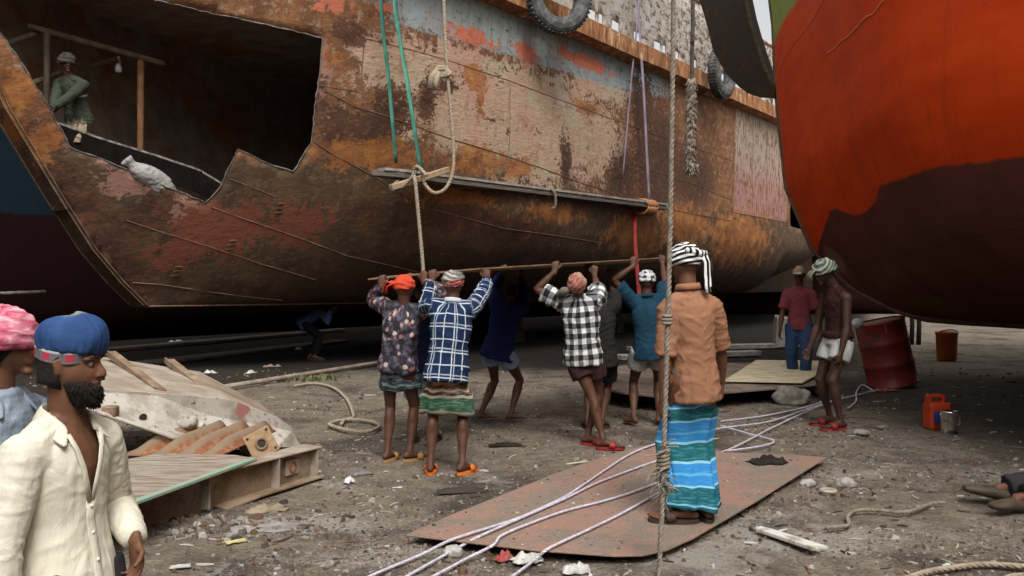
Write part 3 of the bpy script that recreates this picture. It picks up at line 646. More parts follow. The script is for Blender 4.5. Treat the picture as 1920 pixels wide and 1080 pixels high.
def head(mb,c,ax,k=1.0,det=True,beardless=True):
    """skull, jaw, nose, brow, lips, ears; ax=(right,fwd,up)"""
    X,Y,Z=ax; c=V(c); P=lambda x,y,z: c+X*(x*k)+Y*(y*k)+Z*(z*k)
    seg,rg=36,26; rs=[]
    for i in range(rg):
        a=-PI/2+PI*(i+.2)/(rg-.6); ring=[]
        for j in range(seg):
            t=2*PI*j/seg; x=math.cos(a)*math.sin(t)*.075; y=math.cos(a)*math.cos(t)*.098; z=math.sin(a)*.118
            if z<-.01:
                q=clamp((-z-.01)/.108); x*=1-.38*q*q-.10*q
                if y<0: y*=1-.45*q
                else: y=y*(1-.12*q)+ .022*q*(math.cos(t) if math.cos(t)>0 else 0)
            if y>0:
                e=math.exp(-((abs(x)-.032)/.016)**2-((z-.012)/.013)**2); y-=.011*e
                y+=.004*math.exp(-((abs(x)-.04)/.02)**2-((z+.03)/.02)**2)      # cheekbones
                x*=1-.06*math.exp(-((z-.02)/.03)**2)
            ring.append(P(x,y,z))
        rs.append(ring)
    mb.rings(rs)
    mb.tube([P(-.055,.072,.030),P(-.03,.090,.036),P(0,.094,.032),P(.03,.090,.036),P(.055,.072,.030)],[.009*k,.011*k,.008*k,.011*k,.009*k],8,rnd=True)
    mb.tube([P(0,.088,.024),P(0,.099,.004),P(0,.111,-.018),P(0,.113,-.028)],[.008*k,.0095*k,.0125*k,.011*k],8,rnd=True)
    for s in (-1,1):
        mb.ell(P(s*.0125,.100,-.030),(.009*k,.011*k,.008*k),ax,8,6)
        mb.tube([P(s*.074,-.012,-.022),P(s*.081,-.014,.0),P(s*.084,-.02,.022),P(s*.080,-.004,.03),P(s*.075,.006,.015)],[.008*k,.007*k,.007*k,.006*k,.006*k],6,rnd=True)
        mb.ell(P(s*.076,-.006,.004),(.008*k,.014*k,.028*k),ax,8,6)
    mb.tube([P(-.026,.088,-.053),P(0,.100,-.050),P(.026,.088,-.053)],[.005*k,.0085*k,.005*k],8,rnd=True)
    mb.tube([P(-.022,.087,-.066),P(0,.099,-.067),P(.022,.087,-.066)],[.005*k,.0095*k,.005*k],8,rnd=True)
    mb.ell(P(0,.083,-.098),(.024*k,.020*k,.017*k),ax,10,7)
class Person: pass
def person(label,loc,rz,H,hands=None,feet=None,lean=(0,0,0),pel=None,elbow=None,knee=None,look=(0,1,0),headup=(0,0,1),headoff=(0,.02,0),grip=(.75,.75),group=None,skin=SK_DARK,voxel=.009,handn=None,wide=1.0,thumbs=None,fore=None,fdir=None,handd=None,toeup=0):
    """body in a local frame: x right, y forward, z up; returns the skeleton for the clothes"""
    k=H/1.70; B=Person(); B.k=k; B.wide=wide; B.M=Matrix.Translation(V(loc))@Matrix.Rotation(rz,4,'Z'); inv=B.M.inverted(); B.loc=loc; B.rz=rz
    def L(p): return inv@V(p[1:]) if isinstance(p,tuple) and p[0]=='w' else V(p)
    pz=V(pel) if pel else V((0,0,.90*k)); lean=V(lean)*k
    up=nrm(V((lean.x,lean.y,.50*k+lean.z))); side=V((1,0,0)); side=nrm(side-up*side.dot(up)); fw=up.cross(side)
    if fw.y<0 and abs(fw.y)>.1: fw=-fw
    B.up,B.side,B.fw=up,side,fw
    def sp(h): # spine with a gentle curve
        f=h/.5; return pz+up*(h*k)+fw*(-.012*math.sin(f*PI)*k)
    B.sp=sp; B.pel=pz
    B.hip=[pz+side*(s*.088*k)-up*.02*k for s in (-1,1)]
    B.sh=[sp(.412)+side*(s*.172*k*wide) for s in (-1,1)]
    nb=sp(.52); hx=nrm(V(look)); hz=V(headup); hz=nrm(hz-hx*hz.dot(hx)); hr=hx.cross(hz); B.hax=(hr,hx,hz)
    B.hc=nb+V(headoff)*k+up*.056*k+hz*.115*k; B.nb=nb
    mb=MB()
    hands=hands or [(-.25*k,.05,.72*k),(.25*k,.05,.72*k)]; elbow=elbow or [(-.4,-.8,-.2),(.4,-.8,-.2)]
    B.el=[None,None]; B.wr=[None,None]
    for i in (0,1):
        t=L(hands[i])
        if t.z>B.sh[i].z+.05: B.sh[i]=B.sh[i]+up*.085*k-side*((-1,1)[i]*.012*k)+fw*.01
        B.el[i],B.wr[i]=ik(B.sh[i],t,.30*k,.255*k,elbow[i])
    feet=feet or [(-.1,0,0),(.1,0,0)]; knee=knee or [(-.1,1,0),(.1,1,0)]
    B.kn=[None,None]; B.an=[None,None]
    for i in (0,1):
        a=V(feet[i]); a=V((a.x,a.y,a.z+.020+.075*k)); B.kn[i],B.an[i]=ik(B.hip[i],a,.425*k,.405*k,knee[i])
    # trunk
    T=[(-.085,.085,.075),(-.05,.145,.105),(0,.160,.115),(.08,.146,.104),(.17,.136,.096),(.26,.150,.104),(.35,.166,.112),(.41,.156,.100),(.45,.120,.084),(.49,.084,.068),(.52,.062,.058),(.54,.05,.05)]
    mb.tube([sp(h) for h,_,_ in T],[(a*k*wide*.93,b*k*.9) for _,a,b in T],18,side=side)
    mb.tube([nb-up*.06*k,nb+up*.01*k,B.hc-hz*.07*k-hx*.015*k,B.hc-hz*.01*k-hx*.02*k],[.066*k,.057*k,.054*k,.056*k],14,rnd=True)
    for i,s in ((0,-1),(1,1)):
        mb.tube([nb-up*.0*k,(nb+B.sh[i])*.5+up*.002*k,B.sh[i]],[.045*k,.050*k,.052*k],10,rnd=True)
        S,E,W=B.sh[i],B.el[i],B.wr[i]; m=lambda a,b,f: a+(b-a)*f
        mb.ell(S,(.058*k,.058*k,.058*k))
        mb.tube([S,m(S,E,.3),m(S,E,.6),m(S,E,.9),E,m(E,W,.25),m(E,W,.55),m(E,W,.85),W],[.052*k,.047*k,.044*k,.037*k,.036*k,.041*k,.035*k,.027*k,.024*k],12,rnd=True)
        mb.tube([m(S,sp(.36),.0),m(S,sp(.36),.45)],[.055*k,.06*k],10,rnd=True)
        dd=V(handd[i]) if handd and handd[i] else nrm(W-E); nn=V(handn[i]) if handn else V((-s,.25,0))
        hand(mb,W,dd,nn,V(thumbs[i]) if thumbs else V((-s*.3,1,0)),grip[i],k)
        h,K,A=B.hip[i],B.kn[i],B.an[i]
        mb.tube([h,m(h,K,.25),m(h,K,.55),m(h,K,.88),K,m(K,A,.12),m(K,A,.32),m(K,A,.6),m(K,A,.85),A],[.086*k,.078*k,.066*k,.051*k,.050*k,.047*k,.054*k,.042*k,.030*k,.032*k],14,rnd=True)
        mb.ell(m(K,A,.3)-V((0,.014,0))*k,(.045*k,.05*k,.1*k))
        f=V(fdir[i]) if fdir and fdir[i] is not None else nrm(V(((-.18,.18)[i],1,0))); z=V((0,0,1)); fr=f.cross(z)
        g=A-V((0,0,.075*k)); 
        mb.tube([g-f*.045*k+z*.032*k,g+f*.0*k+z*.040*k,g+f*.06*k+z*.034*k,g+f*.115*k+z*.022*k,g+f*.155*k+z*.016*k],[(.028*k,.030*k),(.032*k,.038*k),(.038*k,.032*k),(.044*k,.020*k),(.036*k,.013*k)],12,side=fr,rnd=True)
        for q,(o,l) in enumerate(((.030,.205),(.012,.2),(-.004,.192),(-.019,.182),(-.033,.168))):
            o=o*(-1 if i==1 else 1); mb.tube([g+f*.13*k+fr*o*k+z*.013*k,g+f*l*k+fr*o*k*1.05+z*.011*k],[.011*k if q else .014*k]*2,8,rnd=True)
        mb.tube([A,g+z*.035*k],[.035*k,.034*k],10,rnd=True)
        B.__dict__.setdefault('ft',[]).append((g,f))
    head(mb,B.hc,B.hax,k)
    me=fuse_mesh(mb,voxel,3,.5)
    o=put('person',me,skin,None,True); o.location=loc; o.rotation_euler=(0,0,rz)
    tag(o,label,'person',group); B.o=o; B.spec=None
    return B
def seg_uv(P,chains):
    """cloth coordinates: (around*radius, along) from the nearest bone; chains: list of (pointlist, radius, zero direction)"""
    best=np.full(len(P),1e9); uv=np.zeros((len(P),3))
    for ci,(pts,r,zero,base) in enumerate(chains):
        acc=base
        for a,b in zip(pts,pts[1:]):
            a_=np.array(a); d=np.array(b)-a_; L=np.linalg.norm(d); d/=L
            t=np.clip((P-a_)@d,0,L); q=a_+t[:,None]*d; ds=np.linalg.norm(P-q,axis=1)/r
            z=np.array(zero)-d*np.dot(zero,d); z/=max(1e-6,np.linalg.norm(z)); w=np.cross(d,z)
            rel=P-q; ang=np.arctan2(rel@w,rel@z)
            along=acc+((P-a_)@d)
            m=ds<best; best[m]=ds[m]; uv[m,0]=ang[m]*r; uv[m,1]=along[m]; uv[m,2]=ci
            acc+=L
    return uv
def shirt(B,mat,sleeve='long',hem=-.14,fit=.022,voxel=.011,name='shirt',wr=.012,seed=1,collar=True,flare=0.0,open_v=None,baggy=1.0,cuffs=True):
    k=B.k; mb=MB(); sp=B.sp
    T=[(hem,.176+flare,.136+flare),(hem+.06,.174+flare*.6,.134+flare*.6),(.0 if hem<-.07 else .03,.166,.126),(.08,.146*1.02,.108),(.17,.140,.104),(.26,.152,.108),(.35,.166,.114),(.41,.156,.102),(.45,.120,.086),(.49,.082,.069),(.518,.066,.06),(.53,.06,.056)]
    mb.tube([sp(h) for h,_,_ in T],[((a*.93*B.wide+fit*.8)*k,(b*.9+fit*.8)*k) if h<.47 else ((a+.006)*k,(b+.006)*k) for h,a,b in T],22,side=B.side)
    m=lambda a,b,f: a+(b-a)*f
    for i in (0,1):
        S,E,W=B.sh[i],B.el[i],B.wr[i]; f=fit*baggy*.72
        mb.tube([B.nb-B.up*.012*k,(B.nb+S)*.5+B.up*.0*k,S if sleeve!='none' else S*.6+B.nb*.4],[(.045)*k,(.050+f*.45)*k,(.055+f*.6)*k],12,rnd=True)
        if sleeve=='none': continue
        mb.ell(S,((.058+f*.8)*k,)*3)
        mb.tube([S,m(S,sp(.34),.5)],[(.056+f)*k,(.06+f)*k],12,rnd=True)
        if sleeve=='long': mb.tube([S,m(S,E,.4),m(S,E,.8),E,m(E,W,.2),m(E,W,.6),m(E,W,.93)],[(.055+f)*k,(.051+f)*k,(.043+f)*k,(.041+f*1.1)*k,(.042+f)*k,(.036+f)*k,(.031+f*.65)*k],14)
        elif sleeve=='rolled': mb.tube([S,m(S,E,.4),m(S,E,.8),E,m(E,W,.2),m(E,W,.42)],[(.055+f)*k,(.051+f)*k,(.043+f)*k,(.041+f)*k,(.043+f)*k,(.042+f)*k],14)
        elif sleeve=='elbow': mb.tube([S,m(S,E,.35),m(S,E,.93)],[(.055+f)*k,(.052+f*1.3)*k,(.046+f*1.2)*k],14)
        elif sleeve=='short': mb.tube([S,m(S,E,.35),m(S,E,.72)],[(.055+f)*k,(.052+f*1.2)*k,(.047+f*1.7)*k],14)
    me=fuse_mesh(mb,voxel,3,.5)
    if sleeve=='none': pass
    wrinkle(me,wr*.42,7,seed,(1,1,.5))
    P=coords(me); zero=-np.array(B.fw)
    ch=[([sp(hem),sp(.5)],.16*k,zero,0.0)]
    for i in (0,1): ch.append(([B.sh[i],B.el[i],B.wr[i]],.065*k,np.array(B.up)*.3+zero,.0))
    uv=seg_uv(P,ch); attr3(me,'cuv',uv); creases(me,uv,wr,seed)
    if open_v: cut_open(B,me,open_v)
    o=put(name,me,mat,B.o,True)
    if open_v:
        md=o.modifiers.new('thick','SOLIDIFY'); md.thickness=.004; md.offset=1
    if collar:
        mc=MB(); n0=B.nb+B.up*.01*k
        seg=20; a=[];b=[]
        rs=[]
        for j in range(seg):
            t=2*PI*j/seg; d=B.side*math.sin(t)-B.fw*math.cos(t); rr=.066*k; fr=max(0,-math.cos(t)); q=n0-B.up*(.022*fr)*k
            rs.append([q+d*(rr+.002),q+d*(rr)+B.up*.04*k,q+d*(rr+.008)+B.up*.042*k,q+d*(rr+.02)+B.up*.004*k])
        mc.rings(rs,closed=True); me=mc.mesh('collar'); attr3(me,'cuv',[(j*.01,.02,0) for j in range(len(me.vertices))])
        put('collar',me,mat,o,True)
    return o
def creases(me,uv,amp,seed):
    """sharp tension folds: slanting over the trunk, rings round the sleeves"""
    a=coords(me); n=normals(me); d=np.zeros(len(a))
    cr=lambda x: max(0.0,1-abs(x)*3.4)**1.4
    for i in range(len(a)):
        u,v,p=uv[i]
        if p<.5:
            s=1 if u>0 else -1; q=u+.55*v*s; r=v-.45*abs(u)
            d[i]=cr(noise.noise(V((q*5,r*13,seed*3.7))))*1.0+.7*cr(noise.noise(V((q*9+3,r*24,seed*1.7))))*clamp(.6+noise.noise(V((u*6,v*6,seed))))+.8*cr(noise.noise(V((u*22,v*3.2,seed+.5))))*sst(.45,.05,v)
        else:
            d[i]=1.0*cr(noise.noise(V((u*7+seed,v*20+u*3,seed*2.1))))+.5*cr(noise.noise(V((u*13,v*38,seed))))
    setco(me,a+n*(d*amp*.62)[:,None])
def cut_open(B,me,fn):
    bm=bmesh.new(); bm.from_mesh(me)
    bmesh.ops.delete(bm,geom=[f for f in bm.faces if fn(f.calc_center_median())],context='FACES')
    bs=[v for v in bm.verts if v.is_boundary]
    for _ in range(3): bmesh.ops.smooth_vert(bm,verts=bs,factor=.5,use_axis_x=True,use_axis_y=True,use_axis_z=True)
    bm.to_mesh(me); bm.free()
def wrapcloth(B,mat,hem_z,name='lungi',top=.06,fit=.02,folds=9,amp=.012,seed=0,tuck=0.0,under=None):
    """a lungi: one skirt of cloth round both legs from the waist to hem_z (local metres)"""
    k=B.k; rnd=random.Random(seed); nz=26; seg=84; rs=[]; uv=[]
    z1=B.sp(top).z; ph=[rnd.uniform(0,6.28) for _ in range(4)]
    for i in range(nz+1):
        f=i/nz; z=z1+(hem_z-z1)*f
        # points of both legs at this height give the span the cloth goes round
        cs=[]
        for s in (0,1):
            h,K,A=B.hip[s],B.kn[s],B.an[s]
            if z>h.z: c=h+(B.sp(top)-h)*clamp((z-h.z)/max(.01,z1-h.z))*.9
            elif z>K.z: c=h+(K-h)*clamp((h.z-z)/max(.01,h.z-K.z))
            else: c=K+(A-K)*clamp((K.z-z)/max(.01,K.z-A.z))
            cs.append(c)
        c=(cs[0]+cs[1])*.5; sx=abs(cs[1].x-cs[0].x)*.5; sy=abs(cs[1].y-cs[0].y)*.5
        ft=fit if under is None else .009+(fit-.009)*sst(under+.03,under-.08,z)
        rr=(.088-.012*f)*k+ft
        ax,ay=rr+sx,rr*1.02+sy
        if z>B.hip[0].z: ax=max(ax,.147*B.wide*k+ft); ay=max(ay,.106*k+ft)
        if under is not None:
            q=sst(under-.10,under+.0,z); ax=ax*(1-q)+min(ax,(.158*B.wide*k+.008))*q; ay=ay*(1-q)+min(ay,.119*k+.008)*q
        ring=[]
        for j in range(seg):
            t=2*PI*j/seg; g=(f**.7)*amp*(math.sin(folds*t+ph[0]+1.5*f)+.6*math.sin((folds*2-3)*t+ph[1]-2*f)+.5*math.sin(3*t+ph[2]))
            g+=.003*noise.noise(V((math.sin(t)*6,math.cos(t)*6,z*16+seed)))*2
            g+=tuck*.02*max(0,math.sin(t*1+ph[3]))*math.sin(f*7+3*t)
            p=V((c.x+math.sin(t)*(ax+g),c.y+math.cos(t)*(ay+g),z+ (0.012*math.sin(t*2+ph[2])+.006*math.sin(5*t+ph[1]))*f))
            ring.append(p); uv.append((t*.15,(z-hem_z)+.02*math.sin(2*t+ph[2])*(1-f)+.006*math.sin(folds*t),0))
        rs.append(ring)
    mb=MB().rings(rs,cap=False); me=mb.mesh(name)
    bm=bmesh.new(); bm.from_mesh(me); bmesh.ops.recalc_face_normals(bm,faces=bm.faces); bm.to_mesh(me); bm.free()
    attr3(me,'cuv',uv); o=put(name,me,mat,B.o,True); md=o.modifiers.new('thick','SOLIDIFY'); md.thickness=.006; md.offset=0
    if under is not None: return o
    P=[V(p) for p in rs[0]]; mb=MB(); mb.tube(P+[P[0],P[1]],.013,8,cap=False); me=mb.mesh('waist_roll'); attr3(me,'cuv',[(i*.01,z1-hem_z,0) for i in range(len(me.vertices))]); put('waist_roll',me,mat,o,True)
    return o
def shorts(B,mat,leg=.5,name='shorts',fit=.018,voxel=.011,seed=3,top=.05,wr=.012,taper=0):
    k=B.k; mb=MB(); sp=B.sp; m=lambda a,b,f: a+(b-a)*f
    mb.tube([sp(top),sp(0),sp(-.05),sp(-.10)],[((.142)*k,(.100)*k),((.151+fit*.2)*k,(.108+fit*.2)*k),((.158+fit*.6)*k,(.115+fit*.6)*k),((.11)*k,(.09)*k)],20,side=B.side)
    for i in (0,1):
        h,K,A=B.hip[i],B.kn[i],B.an[i]
        if leg<=1: mb.tube([h,m(h,K,leg*.5),m(h,K,leg)],[(.088+fit*.6)*k,(.086+fit*1.1)*k,(.078+fit*1.5-taper)*k],16)
        else: mb.tube([h,m(h,K,.5),K,m(K,A,.4),m(K,A,leg-1)],[(.092+fit)*k,(.078+fit)*k,(.060+fit)*k,(.058+fit)*k,(.048+fit)*k],16)
    me=fuse_mesh(mb,voxel,3,.5); wrinkle(me,wr*.5,12,seed,(1,1,.6))
    P=coords(me); ch=[([sp(-.1),sp(.1)],.16*k,-np.array(B.fw),0)]+[([B.hip[i],B.kn[i],B.an[i]],.09*k,-np.array(B.fw),0) for i in (0,1)]
    attr3(me,'cuv',seg_uv(P,ch)); return put(name,me,mat,B.o,True)
def wrap(B,mat,name='turban',r=(.088,.108,.10),low=-.10,ridges=6,tilt=0.0,twist=1.2,amp=.010,seed=0,off=(0,-.004,.035),band=None,lowback=None,top=1.0,puff=0,mat2=None):
    """wound head cloth: a dome with diagonal rolls of cloth"""
    k=B.k; X,Y,Z=B.hax; c=B.hc+X*off[0]*k+Y*off[1]*k+Z*off[2]*k; seg=56; rg=22; rs=[]; uv=[]
    q=Matrix.Rotation(tilt,3,X); Y2=q@Y; Z2=q@Z
    for i in range(rg+1):
        f=i/rg; a=low+(PI/2*top-low)*f; ring=[]
        for j in range(seg):
            t=2*PI*j/seg; w=(f*ridges+twist*math.sin(t+seed)*.5+.35*math.sin(2*t+seed*2))
            g=amp*(1-abs(2*(w%1)-1))**.6*(1-.55*f)
            g+=.006*noise.noise(V((math.sin(t)*2.2,math.cos(t)*2.2,f*3+seed*5)))*2
            sa=math.sin(a); ca=math.cos(a)
            if puff: ca=ca**(1-puff*.4) if ca>0 else ca
            p=c+X*(math.sin(t)*ca*(r[0]+g)*k)+Y2*(math.cos(t)*ca*(r[1]+g)*k)+Z2*(sa*(r[2]+g)*k)
            ring.append(p); uv.append((w,t/6.283,f))
        rs.append(ring)
    mb=MB().rings(rs); me=mb.mesh(name); attr3(me,'cuv',uv); bm=bmesh.new(); bm.from_mesh(me); bmesh.ops.recalc_face_normals(bm,faces=bm.faces); bm.to_mesh(me); bm.free()
    o=put(name,me,mat,B.o,True); return o
def ribbon(mb,P,w,side,th=.004):
    """a flat strip of cloth through points"""
    mb.tube(P,[(w/2,th)]*len(P),8,side=side)
def sandals(B,mat,strap=None,name='sandal',closed=False):
    k=B.k
    for i,(g,f) in enumerate(B.ft):
        z=V((0,0,1)); r=f.cross(z); mb=MB(); seg=24; out=[]
        for j in range(seg):
            t=2*PI*j/seg; y=math.cos(t)*.142+.072; x=math.sin(t)*(.052+.009*math.cos(t)); out.append((x,y))
        g0=g-V((0,0,.022))
        mb.rings([[g0+r*(x*k)+f*(y*k)+z*h for x,y in out] for h in (0,.024)])
        s=mb.obj(name,mat,B.o)
        mb=MB(); 
        A=[g+r*(-.057*k)+f*.085*k-z*.004,g+r*(-.050*k)+f*.090*k+z*.032*k,g+r*(-.022*k)+f*.094*k+z*.046*k,g+r*(.022*k)+f*.094*k+z*.046*k,g+r*(.050*k)+f*.090*k+z*.032*k,g+r*(.057*k)+f*.085*k-z*.004]
        mb.tube(A,[(.031*k,.004)]*6,8,side=f); mb.obj('strap',strap or mat,s,True)
def hair(B,mat,low=-.30,r=(.079,.104,.122),front=.035):
    k=B.k; X,Y,Z=B.hax; seg=40; rg=14; rs=[]
    for i in range(rg+1):
        f=i/rg; ring=[]
        for j in range(seg):
            t=2*PI*j/seg; ct=math.cos(t); lo=low if ct<0 else low+(.75)*ct**.5*1.0; a=lo+(PI/2-lo)*f
            g=.003*noise.noise(V((math.sin(t)*14,ct*14,f*9)))
            ring.append(B.hc+X*(math.sin(t)*math.cos(a)*(r[0]+g)*k)+Y*(ct*math.cos(a)*(r[1]+g)*k)+Z*(math.sin(a)*(r[2]+g)*k))
        rs.append(ring)
    return MB().rings(rs).obj('hair',mat,B.o,True)
M_HAIR=cloth('black_hair',(.010,.008,.007),(.022,.018,.015),.8,.7,40)

def fold_collar(B,o,mat):
    k=B.k; n0=B.nb; sd,fw,up=B.side,B.fw,B.up; rs=[]
    for j in range(25):
        t=-2.35+4.7*j/24; d=sd*math.sin(t)-fw*math.cos(t); e=abs(t)/2.35; r=.068*k; drop=.075*e**3; pt=.03*e**6
        q=n0-up*drop*k+up*.004*k+fw*(.02*e*e)
        rs.append([q+d*(r),q+d*(r+.002)+up*.040*k,q+d*(r+.010)+up*.042*k,q+d*(r+.040+pt)-up*(.006+.024*e)*k,q+d*(r+.032+pt)-up*(.010+.024*e)*k,q+d*(r+.006)+up*.030*k])
    me=MB().rings(rs).mesh('collar'); attr3(me,'cuv',[(j*.01,.02,0) for j in range(len(me.vertices))])
    bm=bmesh.new(); bm.from_mesh(me); bmesh.ops.recalc_face_normals(bm,faces=bm.faces); bm.to_mesh(me); bm.free()
    q=put('collar',me,mat,o,True); md=q.modifiers.new('s','SUBSURF'); md.levels=1; md.render_levels=1
# ================================================================== the sheet carried overhead and the people
E0=at(690,525,7.25); E1=at(810,513,7.15); E2=at(900,505,7.25); E3=at(1252,484,9.5); E4=at(1330,478,10.4)
EDGE=[E0,E1,E2,E3,E4]
def edge_px(px):
    r=(px-960)/F
    for a,b in zip(EDGE,EDGE[1:]):
        fa=a.x-r*a.y; fb=b.x-r*b.y
        if fa<=0<=fb: return a+(b-a)*(fa/(fa-fb))
    return E3
FAR=[V((-1.25,8.35,1.55)),V((-.55,8.85,1.60)),V((-.05,9.55,1.66)),V((1.75,11.0,1.77))]
n=NT('rusty_sheet_steel',.7,.4); f=n.noise(n.obj(),5,7,.7); n.col(n.ramp(f,[(.3,(.10,.05,.03)),(.5,(.20,.115,.06)),(.7,(.30,.20,.12))])); n.bump(f,.4,.01); M_SHEET=n.m
mb=MB(); mb.prism([p for p in EDGE+FAR[::-1]],(0,0,.012)); o=mb.obj('steel_sheet',M_SHEET); tag(o,'thin rusty steel sheet carried overhead by the group of men','steel sheet')
def grip_at(p): return ('w',p.x,p.y-.035,p.z-.062)
GR=dict(handd=[(0,.12,1),(0,.12,1)],handn=[(0,1,-.12),(0,1,-.12)],thumbs=[(1,.2,.3),(-1,.2,.3)],grip=(1.12,1.12))
GRP='men carrying the steel sheet'
def rot(v,rz): return Matrix.Rotation(-rz,3,'Z')@V(v)
M_SOLE=NT('dark_sandal',.7).col((.05,.032,.024)).m
# --- plaid blue shirt, orange sandals
PB=plaid_mat('navy_window_check_cotton',(.010,.022,.060),(.55,.61,.66),.095,.085,double=True)
B=person('man in navy and white check shirt and striped short lungi, orange sandals, back turned',gp(838,889),0,1.60,hands=[grip_at(edge_px(811)),grip_at(edge_px(917))],feet=[(-.13,0,0),(.12,.0,0)],lean=(.04,.10,0),elbow=[(-.35,.1,-1),(1,-.55,-.12)],look=(.05,1,.1),headup=(0,-.05,1),group=GRP,fdir=[V((-.05,1,0)),V((.55,.8,0))],**GR)
shirt(B,PB,'long',-.13,.026,seed=2,wr=.014)
ST=stripes_mat('striped_lungi_cotton',[(0,(.28,.26,.17)),(.03,(.03,.12,.055)),(.14,(.45,.38,.26)),(.16,(.06,.022,.015)),(.19,(.45,.38,.27)),(.205,(.30,.11,.03)),(.22,(.05,.02,.015)),(.24,(.42,.17,.03)),(.6,(.42,.17,.03))])
wrapcloth(B,ST,.46,'lungi',under=.70,fit=.03,folds=7,amp=.008,seed=2)
wrap(B,plaid_mat('grey_print_cloth',(.40,.37,.33),(.12,.11,.10),.9,.45),'headscarf',(.090,.104,.082),.1,ridges=3,amp=.014,seed=1)
wrap(B,plaid_mat('red_print_cloth',(.30,.035,.04),(.45,.25,.22),.5,.35),'headband',(.088,.104,.085),-.50,ridges=3,amp=.007,seed=4,top=.30)
OR=NT('orange_rubber',.55).col((.65,.16,.03)).m; sandals(B,OR)
# --- floral shirt
n=NT('dark_floral_cotton',.9,.15); v=n.attr('cuv','Vector'); d=n.vor(v,19); c=n.vor(v,19,out='Color'); k=n.sep(c)
fl=n.sm(n.ma('ADD',d,n.ma('MULTIPLY',n.ma('SUBTRACT',n.noise(v,60,3),.5),.6)),.46,.30); fl=n.ma('MULTIPLY',fl,n.sm(k[0],.35,.45))
base=n.mix(n.sm(n.noise(v,14,4),.45,.62),(.028,.024,.032),(.11,.10,.13))
n.col(n.mix(fl,base,n.mix(n.sm(k[1],.3,.7),(.50,.38,.33),(.32,.13,.12)))); n.bump(n.noise(n.map(n.obj(),(1,1,.5)),15,5,.6,.5),.3,.02); FLO=n.m
B=person('man in dark floral shirt and orange red headscarf holding the left end of the sheet',gp(746,866),-.15,1.56,hands=[grip_at(edge_px(716)),grip_at(edge_px(795))],feet=[(-.09,0,0),(.09,.04,0)],lean=(.06,-.02,0),elbow=[(-.12,.25,-1),(.45,-.1,-1)],look=(.15,1,0),headup=(0,.02,1),headoff=(0,.0,-.01),group=GRP,fdir=[V((.2,1,0)),V((.75,.65,0))],**GR)
shirt(B,FLO,'long',-.07,.022,seed=5,wr=.014,collar=False)
wrapcloth(B,stripes_mat('dark_teal_check_cotton',[(0,(.02,.026,.03)),(.04,(.10,.17,.16)),(.055,(.02,.028,.035)),(.11,(.06,.11,.11)),(.13,(.016,.02,.03)),(.24,(.05,.09,.09)),(.27,(.02,.025,.035)),(.6,(.02,.026,.035))],warp=.04),.60,'lungi',under=.735,fit=.024,folds=6,amp=.014,seed=7,tuck=1)
RT=cloth('orange_red_cloth',(.62,.075,.035),(.45,.045,.03),.4)
h=wrap(B,RT,'headscarf',(.088,.106,.090),-.38,ridges=4,amp=.013,seed=2)
X,Y,Z=B.hax; c=B.hc
mb=MB(); ribbon(mb,[c-X*.07-Y*.08+Z*.05,c-X*.11-Y*.09+Z*.06,c-X*.145-Y*.08+Z*.02,c-X*.15-Y*.08-Z*.03],.05,Y,.006); ribbon(mb,[c-X*.06-Y*.09+Z*.045,c-X*.105-Y*.11+Z*.02,c-X*.12-Y*.10-Z*.035],.04,Y,.006); mb.ell(c-X*.075-Y*.085+Z*.05,(.024,.022,.022))
mb.obj('knot',RT,h,True)
sandals(B,NT('tan_sandal',.7).col((.36,.20,.075)).m)
# --- man in blue striped lungi behind them
B=person('man in dark navy shirt and light blue striped lungi, half hidden behind the floral shirt',gp(792,828),-.05,1.60,hands=[('w',-1.02,8.42,1.50),('w',-.62,8.7,1.53)],feet=[(-.08,0,0),(.1,.03,0)],elbow=[(-.5,.1,-1),(.5,.1,-1)],group=GRP,headoff=(0,.0,-.06),pel=(0,0,.80),**GR)
shirt(B,cloth('navy_cotton',(.012,.018,.055)),'long',-.14,.022,seed=8)
wrapcloth(B,stripes_mat('light_blue_stripe_cotton',[(0,(.20,.28,.38)),(.10,(.35,.42,.50)),(.13,(.16,.25,.40)),(.25,(.08,.09,.13)),(.27,(.17,.28,.45)),(.36,(.36,.40,.42)),(.6,(.17,.27,.42))]),.40,'lungi',under=.64,fit=.03,seed=3)
wrap(B,cloth('dark_headcloth',(.05,.04,.05)),'headscarf',(.086,.104,.09),-.2)
sandals(B,M_SOLE)
# --- royal blue shirt, pale blue shorts
B=person('barefoot man in royal blue shirt and pale blue shorts in the middle under the sheet',gp(934,790),-.35,1.62,hands=[('w',-.10,9.42,1.60),('w',.10,9.62,1.61)],feet=[(-.19,-.02,0),(.13,.05,0)],pel=(.0,.0,.78),lean=(.12,.02,0),elbow=[(-.7,.1,-1),(.7,.1,-.7)],knee=[(.2,1,0),(.3,1,0)],look=(.2,1,-.2),headoff=(0,.03,-.05),group=GRP,fdir=[V((.6,.6,0)),V((.75,.5,0))],**GR)
shirt(B,cloth('royal_blue_cotton',(.013,.019,.095),(.009,.013,.065)),'long',-.10,.028,seed=9,flare=.010)
shorts(B,cloth('pale_blue_cotton',(.30,.40,.50),(.20,.28,.38)),.42,fit=.022)
hair(B,M_HAIR)
